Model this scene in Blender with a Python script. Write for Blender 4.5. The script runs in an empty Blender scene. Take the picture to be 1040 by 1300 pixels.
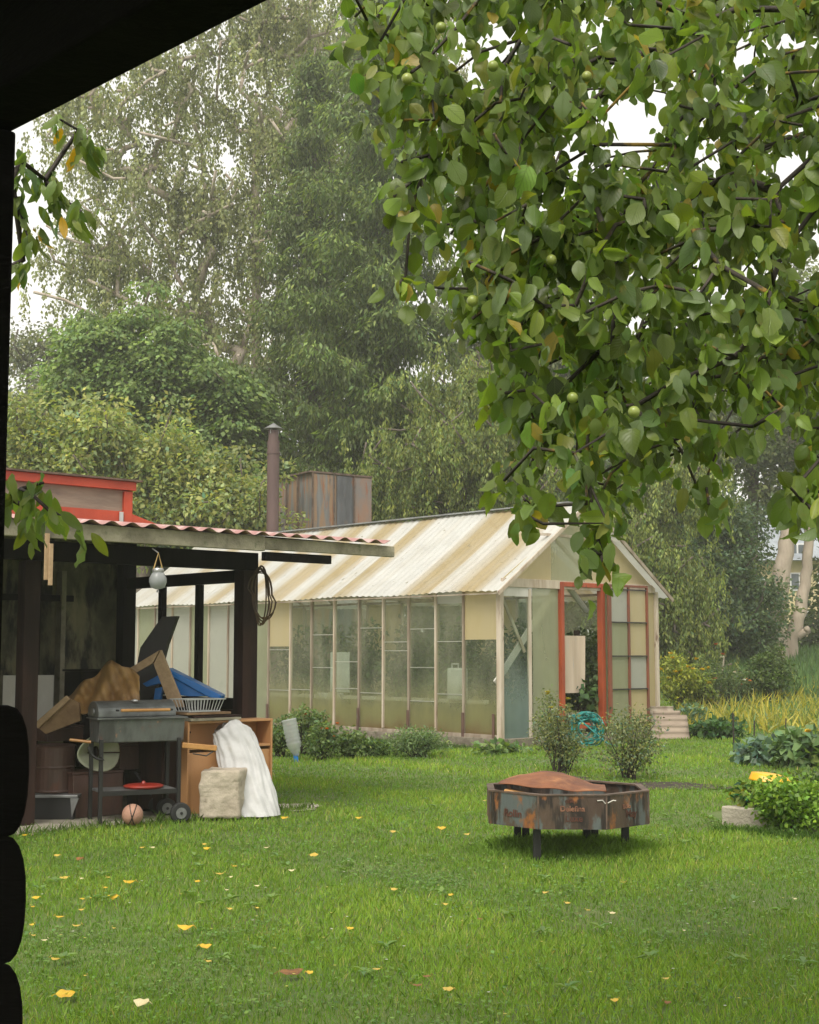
import bpy, math, random
import numpy as np
from mathutils import Vector, Matrix
R = math.radians
rnd = random.Random(7)
rng = np.random.default_rng(11)
scn = bpy.context.scene
col = scn.collection
V = Vector

# ---------------------------------------------------------------- camera maths
PITCH = math.atan(178/1800.0)
CP, SP_ = math.cos(PITCH), math.sin(PITCH)
CAM = V((0, 0, 1.4))
def ray(u, v):
    a = (u-520)/1800.0; b = (650-v)/1800.0
    return V((a, CP - b*SP_, SP_ + b*CP))
def at(u, v, y):
    d = ray(u, v); return CAM + d*(y/d.y)
def zg(x, y):
    if y < 28: return 0.0
    return min(0.06*(y-28), 2.2)
def zgn(y):
    return np.clip(0.06*(y-28), 0, 2.2)
def ground(u, v):
    d = ray(u, v); y = 4.0
    for _ in range(4000):
        p = CAM + d*(y/d.y)
        if p.z <= zg(p.x, p.y): return V((p.x, p.y, zg(p.x, p.y)))
        y += 0.02
    return p
A = V((-.674, .739, 0)).normalized()     # direction running away to the left
B = V((.739, .674, 0)).normalized()      # direction running away to the right
Z = V((0, 0, 1))

# ---------------------------------------------------------------- object helpers
def tag(o, label=None, cat=None, group=None, kind=None):
    if label: o['label'] = label
    if cat: o['category'] = cat
    if group: o['group'] = group
    if kind: o['kind'] = kind
    return o
def thing(name, loc, label, cat, group=None):
    o = bpy.data.objects.new(name, None); col.objects.link(o)
    o.location = loc; o.empty_display_size = .1
    tag(o, label, cat, group); o['_o'] = (loc[0], loc[1], loc[2])
    return o
def link(name, me, parent=None, mat=None, bevel=0, smooth=False):
    o = bpy.data.objects.new(name, me); col.objects.link(o)
    if mat is not None: me.materials.append(mat)
    if parent is not None: o.parent = parent
    if bevel:
        b = o.modifiers.new('Bevel', 'BEVEL'); b.width = bevel; b.segments = 2; b.limit_method = 'ANGLE'; b.angle_limit = R(40)
    if smooth:
        me.polygons.foreach_set('use_smooth', [True]*len(me.polygons))
    return o
def origin_of(parent):
    while parent is not None:
        if '_o' in parent: return V(parent['_o'])
        parent = parent.parent
    return V((0, 0, 0))
class MB:
    def __init__(s): s.v = []; s.f = []
    def add(s, vs, fs):
        n = len(s.v); s.v += [V(q) for q in vs]; s.f += [tuple(n+i for i in f) for f in fs]; return s
    def obox(s, o, ax, ay, az):
        o, ax, ay, az = V(o), V(ax), V(ay), V(az)
        vs = [o, o+ax, o+ax+ay, o+ay, o+az, o+ax+az, o+ax+ay+az, o+ay+az]
        fs = [(3,2,1,0),(4,5,6,7),(0,1,5,4),(1,2,6,5),(2,3,7,6),(3,0,4,7)]
        if ax.cross(ay).dot(az) < 0: fs = [f[::-1] for f in fs]
        return s.add(vs, fs)
    def beam(s, p0, p1, w, h, side=None):
        p0, p1 = V(p0), V(p1); d = (p1-p0).normalized()
        if side is None: side = d.cross(Z)
        side = V(side)
        if side.length < 1e-4: side = V((1, 0, 0))
        side = (side - d*side.dot(d)).normalized(); up = side.cross(d).normalized()
        return s.obox(p0 - side*w/2 - up*h/2, p1-p0, side*w, up*h)
    def tube(s, pts, r, n=8, cap=True):
        pts = [V(p) for p in pts]; k = len(pts)
        rs = r if isinstance(r, (list, tuple)) else [r]*k
        base = len(s.v); prev = None
        for i, p in enumerate(pts):
            d = (pts[min(i+1, k-1)] - pts[max(i-1, 0)])
            d = d.normalized() if d.length > 1e-9 else V((0, 0, 1))
            if prev is None:
                q = d.cross(Z)
                if q.length < .05: q = d.cross(V((1, 0, 0)))
            else: q = prev - d*prev.dot(d)
            q.normalize(); prev = q; w = d.cross(q)
            for j in range(n):
                a = 2*math.pi*j/n
                s.v.append(p + (q*math.cos(a) + w*math.sin(a))*rs[i])
        for i in range(k-1):
            for j in range(n):
                a0 = base+i*n+j; a1 = base+i*n+(j+1) % n
                s.f.append((a0, a1, a1+n, a0+n))
        if cap:
            s.f.append(tuple(base+j for j in range(n))[::-1]); s.f.append(tuple(base+(k-1)*n+j for j in range(n)))
        return s
    def lathe(s, c, prof, n=20):      # prof = [(r, z)] about vertical axis at c
        c = V(c); base = len(s.v); k = len(prof)
        for r_, z_ in prof:
            for j in range(n):
                a = 2*math.pi*j/n; s.v.append(c + V((r_*math.cos(a), r_*math.sin(a), z_)))
        for i in range(k-1):
            for j in range(n):
                a0 = base+i*n+j; a1 = base+i*n+(j+1) % n
                s.f.append((a0, a1, a1+n, a0+n))
        s.f.append(tuple(base+j for j in range(n))[::-1]); s.f.append(tuple(base+(k-1)*n+j for j in range(n)))
        return s
    def prism(s, poly, ext):          # closed polygon (3D points) extruded by vector
        n = len(poly); ext = V(ext); vs = [V(p) for p in poly] + [V(p)+ext for p in poly]
        nrm = V((0, 0, 0))
        for i in range(n): nrm += V(poly[i]).cross(V(poly[(i+1) % n]))
        fs = [tuple(range(n))[::-1], tuple(range(n, 2*n))] + [(i, (i+1) % n, n+(i+1) % n, n+i) for i in range(n)]
        if nrm.dot(ext) < 0: fs = [f[::-1] for f in fs]
        return s.add(vs, fs)
    def grid(s, fn, nu, nv):
        base = len(s.v)
        for i in range(nu+1):
            for j in range(nv+1): s.v.append(V(fn(i/nu, j/nv)))
        for i in range(nu):
            for j in range(nv):
                a = base+i*(nv+1)+j; s.f.append((a, a+nv+1, a+nv+2, a+1))
        return s
    def build(s, name, mat, parent=None, bevel=0, smooth=False, solid=0):
        o0 = origin_of(parent)
        me = bpy.data.meshes.new(name); me.from_pydata([tuple(q-o0) for q in s.v], [], s.f); me.update()
        o = link(name, me, parent, mat, bevel, smooth)
        if solid:
            m = o.modifiers.new('Solid', 'SOLIDIFY'); m.thickness = solid; m.offset = 0
        return o
def solo(mb, name, mat, label, cat, group=None, **k):
    """a thing that is a single mesh, its origin at its base centre"""
    xs = [q.x for q in mb.v]; ys = [q.y for q in mb.v]; zs = [q.z for q in mb.v]
    c = V(((min(xs)+max(xs))/2, (min(ys)+max(ys))/2, min(zs)))
    mb.v = [q-c for q in mb.v]
    o = mb.build(name, mat, None, **k); o.location = c
    return tag(o, label, cat, group)

def npmesh(name, verts, faces_flat, sizes, mat, parent=None, attrs=None, smooth=False):
    o0 = origin_of(parent)
    verts = verts.reshape(-1, 3) - np.array(o0)
    me = bpy.data.meshes.new(name)
    me.vertices.add(len(verts)); me.vertices.foreach_set('co', verts.astype(np.float32).ravel())
    me.loops.add(len(faces_flat)); me.loops.foreach_set('vertex_index', faces_flat.astype(np.int32))
    st = np.zeros(len(sizes), np.int32); st[1:] = np.cumsum(sizes)[:-1]
    me.polygons.add(len(sizes)); me.polygons.foreach_set('loop_start', st)
    for k, (typ, arr) in (attrs or {}).items():
        at_ = me.attributes.new(k, typ, 'POINT')
        at_.data.foreach_set('color' if 'COLOR' in typ else 'vector', arr.astype(np.float32).ravel())
    me.update(calc_edges=True)
    if smooth: me.polygons.foreach_set('use_smooth', np.ones(len(sizes), bool))
    return link(name, me, parent, mat)

# ---------------------------------------------------------------- materials
def nd(nt, t, **k):
    n = nt.nodes.new(t)
    for a, b in k.items(): setattr(n, a, b)
    return n
def base_mat(name):
    m = bpy.data.materials.new(name); m.use_nodes = True
    nt = m.node_tree; b = nt.nodes['Principled BSDF']; return m, nt, b
def noise(nt, scale, stretch=None, detail=6, rough=.6, coord='Object', off=0):
    tc = nd(nt, 'ShaderNodeTexCoord'); mp = nd(nt, 'ShaderNodeMapping')
    mp.inputs['Scale'].default_value = stretch or (1, 1, 1); mp.inputs['Location'].default_value = (off, off*.7, off*.3)
    nt.links.new(tc.outputs[coord], mp.inputs[0])
    n = nd(nt, 'ShaderNodeTexNoise'); n.inputs['Scale'].default_value = scale; n.inputs['Detail'].default_value = detail
    n.inputs['Roughness'].default_value = rough
    nt.links.new(mp.outputs[0], n.inputs['Vector']); return n.outputs['Fac']
def ramp(nt, fac, a, b):
    r = nd(nt, 'ShaderNodeMapRange'); r.inputs['From Min'].default_value = a; r.inputs['From Max'].default_value = b
    r.interpolation_type = 'SMOOTHSTEP'
    nt.links.new(fac, r.inputs['Value']); return r.outputs[0]
def mix(nt, fac, a, b):
    m = nd(nt, 'ShaderNodeMix', data_type='RGBA')
    if isinstance(fac, (int, float)): m.inputs['Factor'].default_value = fac
    else: nt.links.new(fac, m.inputs['Factor'])
    for s, c in (('A', a), ('B', b)):
        i = [q for q in m.inputs if q.name == s and q.type == 'RGBA'][0]
        if isinstance(c, tuple): i.default_value = (*c[:3], 1)
        else: nt.links.new(c, i)
    return [q for q in m.outputs if q.type == 'RGBA'][0]
def M(name, c1, c2=None, scale=3, stretch=None, rough=.7, bump=.2, bscale=None, stains=(), metal=0, spec=.5, lo=.35, hi=.65):
    """procedural surface: two tones by noise, then stains [(colour, scale, stretch, lo, hi)], plus bump"""
    m, nt, b = base_mat(name)
    c = mix(nt, ramp(nt, noise(nt, scale, stretch), lo, hi), c1, c2 or tuple(x*.7 for x in c1))
    for i, (sc_, s_, st_, l_, h_) in enumerate(stains):
        c = mix(nt, ramp(nt, noise(nt, s_, st_, off=3.1*(i+1)), l_, h_), c, sc_)
    nt.links.new(c, b.inputs['Base Color']); b.inputs['Roughness'].default_value = rough
    b.inputs['Metallic'].default_value = metal; b.inputs['Specular IOR Level'].default_value = spec
    if bump:
        bp = nd(nt, 'ShaderNodeBump'); bp.inputs['Strength'].default_value = bump; bp.inputs['Distance'].default_value = .02
        nt.links.new(noise(nt, bscale or scale*6, stretch), bp.inputs['Height']); nt.links.new(bp.outputs[0], b.inputs['Normal'])
    return m
def leafmat(name, trans=.35, rough=.5, veins=False, tint=(1, 1, 1), spec=.35, tsat=(1.25, 1.35, .5)):
    m, nt, b = base_mat(name); out = nt.nodes['Material Output']
    at_ = nd(nt, 'ShaderNodeAttribute', attribute_name='Col'); c = at_.outputs['Color']
    if veins:
        lv = nd(nt, 'ShaderNodeAttribute', attribute_name='lv'); sep = nd(nt, 'ShaderNodeSeparateXYZ'); nt.links.new(lv.outputs['Vector'], sep.inputs[0])
        ab = nd(nt, 'ShaderNodeMath', operation='ABSOLUTE'); nt.links.new(sep.outputs['X'], ab.inputs[0])
        mid = ramp(nt, ab.outputs[0], .07, .02)
        s1 = nd(nt, 'ShaderNodeMath', operation='MULTIPLY_ADD'); nt.links.new(ab.outputs[0], s1.inputs[0]); s1.inputs[1].default_value = -.5
        nt.links.new(sep.outputs['Y'], s1.inputs[2])
        s2 = nd(nt, 'ShaderNodeMath', operation='MULTIPLY'); nt.links.new(s1.outputs[0], s2.inputs[0]); s2.inputs[1].default_value = 44
        s3 = nd(nt, 'ShaderNodeMath', operation='SINE'); nt.links.new(s2.outputs[0], s3.inputs[0])
        side = ramp(nt, s3.outputs[0], .75, 1)
        mx = nd(nt, 'ShaderNodeMath', operation='MAXIMUM'); nt.links.new(mid, mx.inputs[0]); nt.links.new(side, mx.inputs[1])
        mm = nd(nt, 'ShaderNodeMath', operation='MULTIPLY'); nt.links.new(mx.outputs[0], mm.inputs[0]); mm.inputs[1].default_value = .35
        c = mix(nt, mm.outputs[0], c, (.16, .22, .06))
        # blotches of disease and yellowing
        c = mix(nt, ramp(nt, noise(nt, 22, detail=3), .62, .75), c, (.20, .20, .045))
        c = mix(nt, ramp(nt, noise(nt, 60, detail=2, off=4), .72, .78), c, (.10, .06, .02))
        bp = nd(nt, 'ShaderNodeBump'); bp.inputs['Strength'].default_value = .5; bp.inputs['Distance'].default_value = .004
        bp.invert = True
        nt.links.new(mx.outputs[0], bp.inputs['Height']); nt.links.new(bp.outputs[0], b.inputs['Normal'])
    nt.links.new(c, b.inputs['Base Color']); b.inputs['Roughness'].default_value = rough; b.inputs['Specular IOR Level'].default_value = spec
    tr = nd(nt, 'ShaderNodeBsdfTranslucent')
    mu = nd(nt, 'ShaderNodeMix', data_type='RGBA', blend_type='MULTIPLY'); mu.inputs['Factor'].default_value = 1
    ins = [q for q in mu.inputs if q.type == 'RGBA']; nt.links.new(c, ins[0]); ins[1].default_value = (*tsat, 1)
    nt.links.new([q for q in mu.outputs if q.type == 'RGBA'][0], tr.inputs['Color'])
    ms = nd(nt, 'ShaderNodeMixShader'); ms.inputs[0].default_value = trans
    nt.links.new(b.outputs[0], ms.inputs[1]); nt.links.new(tr.outputs[0], ms.inputs[2]); nt.links.new(ms.outputs[0], out.inputs[0])
    return m
def sheet(name, c1, c2, alpha=.4, zgrad=None, scale=2, stretch=(1, 1, .4), trans=.5, attr=False, rough=.25, gloss=.5):
    """dirty see-through sheeting: part clear, part milky film; zgrad=(colour, z0, z1) algae growing up from the foot"""
    m, nt, b = base_mat(name); out = nt.nodes['Material Output']
    n1 = noise(nt, scale, stretch)
    c = mix(nt, ramp(nt, n1, .35, .7), c1, c2)
    if attr:
        at_ = nd(nt, 'ShaderNodeAttribute', attribute_name='Col')
        c = mix(nt, ramp(nt, noise(nt, 5, (1, 1, 1), off=2), .3, .8), at_.outputs['Color'], mix(nt, .88, c, at_.outputs['Color']))
        c = mix(nt, ramp(nt, noise(nt, 9, (1, 1, 1), off=6, detail=8), .62, .75), c, (.28, .24, .15))
    fac = nd(nt, 'ShaderNodeMapRange'); nt.links.new(n1, fac.inputs['Value']); fac.inputs['From Min'].default_value = .3; fac.inputs['From Max'].default_value = .7
    fac.inputs['To Min'].default_value = max(0, alpha-.13); fac.inputs['To Max'].default_value = min(1, alpha+.13); f = fac.outputs[0]
    if zgrad:
        for (gc, z0, z1, amt) in zgrad:
            tc = nd(nt, 'ShaderNodeTexCoord'); sp = nd(nt, 'ShaderNodeSeparateXYZ'); nt.links.new(tc.outputs['Object'], sp.inputs[0])
            ad = nd(nt, 'ShaderNodeMath', operation='MULTIPLY_ADD'); nt.links.new(noise(nt, 2.2, (1, 1, 1), off=5), ad.inputs[0]); ad.inputs[1].default_value = .5
            nt.links.new(sp.outputs['Z'], ad.inputs[2])
            g = ramp(nt, ad.outputs[0], z1+.25, z0+.25)
            c = mix(nt, g, c, gc)
            q = nd(nt, 'ShaderNodeMath', operation='MULTIPLY_ADD', use_clamp=True); nt.links.new(g, q.inputs[0]); q.inputs[1].default_value = amt; nt.links.new(f, q.inputs[2]); f = q.outputs[0]
    nt.links.new(c, b.inputs['Base Color']); b.inputs['Roughness'].default_value = rough; b.inputs['Specular IOR Level'].default_value = gloss
    bp = nd(nt, 'ShaderNodeBump'); bp.inputs['Strength'].default_value = .15; nt.links.new(noise(nt, 6), bp.inputs['Height']); nt.links.new(bp.outputs[0], b.inputs['Normal'])
    tr = nd(nt, 'ShaderNodeBsdfTranslucent'); nt.links.new(c, tr.inputs['Color'])
    m1 = nd(nt, 'ShaderNodeMixShader'); m1.inputs[0].default_value = trans; nt.links.new(b.outputs[0], m1.inputs[1]); nt.links.new(tr.outputs[0], m1.inputs[2])
    tp = nd(nt, 'ShaderNodeBsdfTransparent'); tp.inputs[0].default_value = (.93, .96, .92, 1)
    m2 = nd(nt, 'ShaderNodeMixShader'); nt.links.new(f, m2.inputs[0]); nt.links.new(tp.outputs[0], m2.inputs[1]); nt.links.new(m1.outputs[0], m2.inputs[2])
    nt.links.new(m2.outputs[0], out.inputs[0]); return m

BLK = M('weathered timber with painted shade', (.0035, .003, .0025), (.002, .0018, .0015), 3, (1, 1, 6), .95, .3, spec=.08)  # porch silhouette: its shade is put into a near-black base colour
OLD = M('old grey wood', (.34, .31, .22), (.20, .18, .125), 4, (1, 1, 1), .85, .5, 30, [((.05, .05, .035), 5, (1, 1, .5), .5, .75), ((.10, .12, .05), 9, None, .6, .75)])
DARKW = M('dark brown timber', (.040, .020, .015), (.016, .009, .007), 5, (1, 1, .2), .75, .35, spec=.2)
INNER = M('inner timber with painted shade', (.010, .0075, .006), (.005, .004, .003), 5, (1, 1, .2), .9, .3, spec=.12)  # timber inside the shed, darkened in its colour to stand for shade
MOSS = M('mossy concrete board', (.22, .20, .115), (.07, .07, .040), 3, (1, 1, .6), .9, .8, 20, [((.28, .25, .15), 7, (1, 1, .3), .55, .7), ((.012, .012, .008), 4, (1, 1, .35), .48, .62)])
WHITEP = M('grimy white paint', (.62, .60, .55), (.50, .48, .42), 3, (1, 1, .4), .6, .15, None, [((.25, .21, .15), 9, (1, 1, .3), .62, .78)])
FRAMEW = M('weathered pale wood', (.52, .45, .36), (.36, .28, .20), 6, (1, 1, .15), .75, .35, 30, [((.17, .10, .07), 9, (1, 1, .3), .6, .72)])
MULL = M('brown grey glazing bar', (.34, .29, .22), (.20, .15, .11), 6, (1, 1, .2), .75, .3, 30)
ORANGE = M('orange red paint', (.36, .065, .018), (.26, .045, .014), 5, (1, 1, .3), .55, .2, None, [((.12, .045, .025), 12, (1, 1, .4), .63, .72)])
REDP = M('red painted board', (.50, .062, .022), (.40, .048, .018), 3, (1, 1, 1), .5, .15, None, [((.25, .10, .07), 8, (1, 1, .4), .6, .8)])
PLYW = M('weathered plywood', (.30, .24, .18), (.22, .17, .13), 3, (.5, .5, 3), .85, .3, 14, [((.13, .11, .09), 5, (.4, .4, 2), .6, .8)])
CONC = M('rough concrete', (.42, .38, .30), (.30, .27, .21), 5, None, .92, .7, 30, [((.17, .15, .10), 9, None, .6, .75)])
CONCD = M('damp concrete footing', (.22, .19, .14), (.12, .10, .075), 4, None, .9, .7, 20, [((.07, .08, .03), 6, None, .55, .7)])
SOIL = M('dark garden soil', (.060, .042, .028), (.030, .022, .015), 9, None, .95, .9, 40)
GALV = M('dull grey enamel', (.16, .17, .165), (.09, .095, .092), 6, (1, 1, .4), .42, .15, None, [((.28, .29, .27), 10, (1, 1, .3), .62, .72), ((.16, .06, .035), 14, (1, 1, .5), .64, .7)], metal=.35)
GRILLF = M('scorched grill front', (.15, .16, .155), (.07, .07, .07), 6, (1, 1, .3), .5, .2, None, [((.36, .37, .34), 7, (1, 1, .25), .6, .72), ((.20, .085, .06), 4, (1, 1, .8), .54, .68), ((.35, .20, .14), 16, (1, 1, .5), .62, .7)], metal=.2)
RUST = M('orange rust', (.20, .075, .03), (.12, .045, .022), 5, None, .8, .35, 30, [((.34, .15, .06), 3, None, .5, .7), ((.08, .035, .02), 11, None, .62, .72)])
RUSTD = M('peeling rusty paint', (.075, .048, .030), (.050, .030, .020), 6, (1, 1, .3), .55, .4, 24,
          [((.085, .10, .095), 6, (1, 1, .4), .51, .58), ((.016, .010, .007), 9, (1, 1, .2), .52, .62), ((.24, .088, .022), 8, (1, 1, .6), .53, .66)])
RUSTI = M('burnt iron', (.045, .028, .020), (.02, .014, .011), 8, None, .8, .4)
RIM = M('rusty rim', (.13, .085, .06), (.06, .04, .027), 8, None, .6, .2)
BLKM = M('black painted steel', (.014, .013, .012), (.010, .010, .010), 8, None, .5, .1)
BROWNM = M('brown scuffed metal', (.12, .062, .046), (.065, .035, .027), 5, (1, 1, .3), .45, .2, None, [((.12, .10, .085), 9, (1, 1, .4), .64, .74), ((.10, .035, .02), 6, None, .6, .7)])
CHIMN = M('brown enamel flue', (.115, .070, .062), (.085, .050, .045), 5, (1, 1, .2), .55, .1)
CAPM = M('grey zinc', (.30, .31, .31), (.2, .2, .2), 6, None, .4, .1, metal=.5)
TINB = M('rust streaked blue grey tin', (.17, .17, .165), (.11, .11, .11), 3, (3, 3, .25), .6, .25, None,
         [((.24, .15, .085), 3, (2.5, 2.5, .35), .42, .58), ((.22, .095, .045), 5, (2, 2, .4), .52, .66), ((.06, .06, .06), 6, (2, 2, .3), .62, .72)])
TIND = M('sooty dark tin', (.10, .105, .115), (.06, .062, .066), 3, (2, 2, .4), .6, .25, None, [((.16, .09, .05), 6, (2, 2, .5), .6, .7)])
TINR = M('brown rusty tin', (.24, .145, .10), (.17, .15, .14), 2, (1.5, 1.5, .6), .65, .25, None, [((.22, .10, .06), 5, (2, 2, .4), .55, .66)])
PINK = M('pink corrugated roofing', (.42, .24, .22), (.34, .17, .155), 4, None, .45, .15, None, [((.48, .36, .33), 7, None, .5, .65)])
CABW = M('orange veneer chipboard', (.50, .26, .11), (.44, .22, .09), 3, (1, 1, .3), .55, .08, None, [((.30, .13, .05), 6, (1, 1, .4), .6, .8)])
CHIPB = M('raw chipboard', (.42, .29, .17), (.34, .23, .13), 30, None, .85, .2, 60)
CHIPD = M('stained chipboard', (.26, .165, .085), (.17, .10, .05), 6, None, .85, .2, 60)
CANV = M('brown oilcloth', (.36, .21, .07), (.20, .11, .04), 4, None, .6, .4, 12, [((.34, .22, .10), 7, None, .6, .75)])
DARKB = M('dark stained board', (.028, .024, .021), (.014, .012, .011), 4, (1, 1, .3), .5, .15)
BLUEP = M('blue plastic', (.012, .19, .58), (.010, .15, .48), 3, None, .35, .12)
WHITEPL = M('white plastic', (.50, .51, .49), (.42, .43, .41), 4, None, .4, .1)
SACK = M('white woven sack', (.54, .54, .53), (.46, .46, .45), 5, None, .55, .2, 20, [((.42, .40, .36), 3, None, .62, .8)])
BLOCKM = M('worn limestone block', (.46, .40, .31), (.34, .29, .22), 4, None, .9, .6, 18, [((.20, .17, .12), 7, None, .6, .74)])
WOODH = M('varnished handle wood', (.48, .25, .08), (.36, .17, .05), 8, (1, 1, 1), .4, .1)
REDM = M('red enamel', (.34, .032, .018), (.24, .025, .015), 6, None, .4, .15)
RUBBER = M('black rubber', (.018, .018, .018), None, 8, None, .7, .1)
BALLM = M('faded pink rubber', (.40, .22, .15), (.31, .17, .12), 6, None, .8, .3, 80)
BASINM = M('pale green plastic', (.34, .37, .24), (.42, .42, .34), 4, None, .5, .1)
HOSE = M('teal garden hose', (.012, .21, .18), (.010, .15, .14), 5, None, .35, .05)
CABLE = M('brown rubber cable', (.13, .075, .035), (.06, .035, .02), 5, None, .5, .1)
ROPE = M('tan cord', (.40, .27, .10), None, 9, None, .8, .2)
STEEL = M('dull steel', (.42, .42, .41), (.3, .3, .3), 9, None, .35, .1, metal=.6)
JARG = sheet('frosted jar glass', (.50, .52, .52), (.40, .42, .42), .75, trans=.4)
BOTL = sheet('clear ribbed plastic', (.60, .62, .62), (.5, .52, .52), .55, trans=.4)
YEL = M('bright yellow plastic', (.75, .38, .008), (.70, .33, .008), 4, None, .35, .08)
BARK = M('grey brown bark', (.16, .13, .10), (.085, .07, .055), 6, (1, 1, .3), .9, .6, 20)
BARKL = M('pale trunk bark', (.42, .35, .27), (.30, .25, .19), 3, (1, 1, .35), .9, .6, 14, [((.16, .15, .09), 4, (1, 1, .4), .6, .75)])
BARKB = M('birch bark', (.46, .40, .33), (.28, .22, .17), 3, (1, 1, 1), .85, .3, None, [((.06, .05, .04), 6, (1, 1, 2), .62, .7)])
BARKA = M('apple bark with lichen', (.055, .045, .032), (.028, .022, .017), 12, None, .9, .5, 40, [((.22, .14, .02), 7, None, .56, .64), ((.11, .12, .07), 15, None, .62, .7)])
TWIG = M('dark twig', (.035, .025, .018), None, 9, None, .8, .1)
HOUSEY = M('pale yellow render', (.62, .52, .30), (.55, .46, .27), 2, None, .85, .1)
HROOF = M('grey metal roof', (.30, .33, .36), None, 2, None, .5, .1)
HGLASS = M('dark window glass', (.10, .12, .13), None, 2, None, .12, 0)
PVC = M('white window frame', (.75, .75, .74), None, 2, None, .4, 0)
GLASS = sheet('algae filmed greenhouse glazing', (.38, .42, .30), (.58, .56, .42), .20, [((.44, .42, .20), .35, 1.15, .42), ((.26, .17, .08), .10, .40, .35)], 1.6, (1, 1, .35), .55)
GLASST = sheet('teal tinted glass', (.20, .25, .20), (.34, .38, .32), .18, [((.27, .35, .32), .5, 1.5, .42)], 2.0, (1, 1, .4), .35, rough=.15)
YSHEET = sheet('yellowed fibreglass sheeting', (.66, .56, .32), (.60, .52, .33), .88, None, 1.5, (1, 1, .3), .42)
GSHEET = sheet('greenish polycarbonate', (.56, .56, .38), (.48, .50, .35), .50, None, 2, (1, 1, .3), .45)
MSHEET = sheet('milky film', (.60, .60, .53), (.5, .5, .44), .82, None, 3, None, .45)
ROOFS = sheet('stained corrugated roofing', (.62, .57, .45), (.50, .42, .27), .93, None, 2, (1, 1, 1), .38, attr=True, rough=.5, gloss=.35)
PINKC = M('faded striped cloth', (.50, .40, .30), (.56, .46, .36), 3, (3, 3, .2), .9, .2, None, [((.30, .36, .42), 4, (4, 4, .2), .6, .68)])
LF_APPLE = leafmat('apple leaf', .48, .42, True, spec=.6)
LF_TREE = leafmat('distant leaf', .40, .55)
LF_BUSH = leafmat('garden leaf', .35, .5)
LF_GRASS = leafmat('grass blade', .42, .55, spec=.25)
LF_DRY = leafmat('fallen yellow leaf', .25, .5, tsat=(1.1, 1.1, .6))
FRUIT = M('green apple skin', (.26, .30, .07), (.20, .26, .05), 6, None, .35, .05, None, [((.34, .30, .10), 8, None, .6, .75)])

# ---------------------------------------------------------------- vegetation
def nrmz(a): return a/np.maximum(np.linalg.norm(a, axis=1, keepdims=True), 1e-9)
def rvec(n): return nrmz(rng.normal(size=(n, 3)))
def leaves(name, P, D, N, L, W, C, mat, parent=None, fine=False, droop=.0):
    n = len(P); D = nrmz(D); S = nrmz(np.cross(D, N)); N = nrmz(np.cross(S, D))
    L = L[:, None]; W = W[:, None]
    if not fine:
        lift = N*W*.18
        vs = np.stack([P, P+D*L*.45+S*W*.5+lift, P+D*L-N*L*droop, P+D*L*.45-S*W*.5+lift], 1)
        f = np.arange(n*4); c = np.repeat(C, 4, 0)
        return npmesh(name, vs, f, np.full(n, 4), mat, parent, {'Col': ('FLOAT_COLOR', np.c_[c, np.ones(len(c))])})
    tv = [(0, 0)]
    for t_, w_ in ((.10, .24), (.27, .44), (.48, .50), (.68, .43), (.86, .25)): tv += [(t_, w_), (t_, 0), (t_, -w_)]
    tv.append((1, 0)); nv = len(tv)
    curl = rng.uniform(-.1, .6, (n, 1)); cup = rng.uniform(-.1, .8, (n, 1)); wav = rng.normal(0, .045, (n, nv))
    vs = []
    for k, (t, s) in enumerate(tv):
        vs.append(P + D*L*t + S*W*s + N*(W*abs(s)*cup - L*curl*t*t + L*wav[:, k:k+1]*(1 if s else .3)))
    vs = np.stack(vs, 1)
    fs = [(0, 1, 2), (0, 2, 3)]
    for q in range(4): a = 1+3*q; fs += [(a, a+3, a+4, a+1), (a+1, a+4, a+5, a+2)]
    fs += [(13, 16, 14), (14, 16, 15)]
    flat = np.concatenate([np.array(q) for q in fs]); F = (np.arange(n)[:, None]*nv + flat[None]).ravel()
    sz = np.tile([len(q) for q in fs], n)
    lv = np.tile(np.array([(s*2, t, 0) for t, s in tv]), (n, 1)); c = np.repeat(C, nv, 0)
    return npmesh(name, vs, F, sz, mat, parent, {'Col': ('FLOAT_COLOR', np.c_[c, np.ones(len(c))]), 'lv': ('FLOAT_VECTOR', lv)}, True)
def tints(n, base, var=.25, yel=.1, clump=None):
    base = np.array(base); k = 1 + rng.normal(0, var, (n, 1))
    if clump is not None: k = k*clump
    h = rng.normal(0, yel, (n, 1)); c = base*np.clip(k, .35, 2.2)*(1 + np.hstack([h, h*.4, -h*.5]))
    return np.clip(c, .004, .9)
def grow(trunk, targets, up=.5, sag=0, seg=.6):
    """trunk: list of points; connects each target to the cheapest existing node; returns nodes, parent"""
    nodes = [np.array(p, float) for p in trunk]; par = [-1]+list(range(len(trunk)-1))
    T = np.array(targets); base = np.array(trunk[-1]); root = np.array(trunk[len(trunk)//2])
    order = np.argsort(np.linalg.norm(T-root, axis=1)); ends = []
    for i in order:
        t = T[i]; Nn = np.array(nodes); d = np.linalg.norm(Nn-t, axis=1)
        dz = (Nn[:, 2]-t[2]) if up >= 0 else (t[2]-Nn[:, 2])
        cost = d + abs(up)*np.maximum(0, dz)*1.0; cost[:max(1, len(trunk)//3)] += 2*seg
        j = int(np.argmin(cost)); p = nodes[j]; k = max(1, int(d[j]/seg)); last = j
        for q in range(1, k+1):
            f = q/k; pt = p*(1-f)+t*f
            if q < k: pt = pt + np.array([0, 0, sag*math.sin(f*math.pi)*d[j]]) + rng.normal(0, .05*seg, 3)
            nodes.append(pt); par.append(last); last = len(nodes)-1
        ends.append(last)
    return np.array(nodes), np.array(par), np.array(ends)
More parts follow.
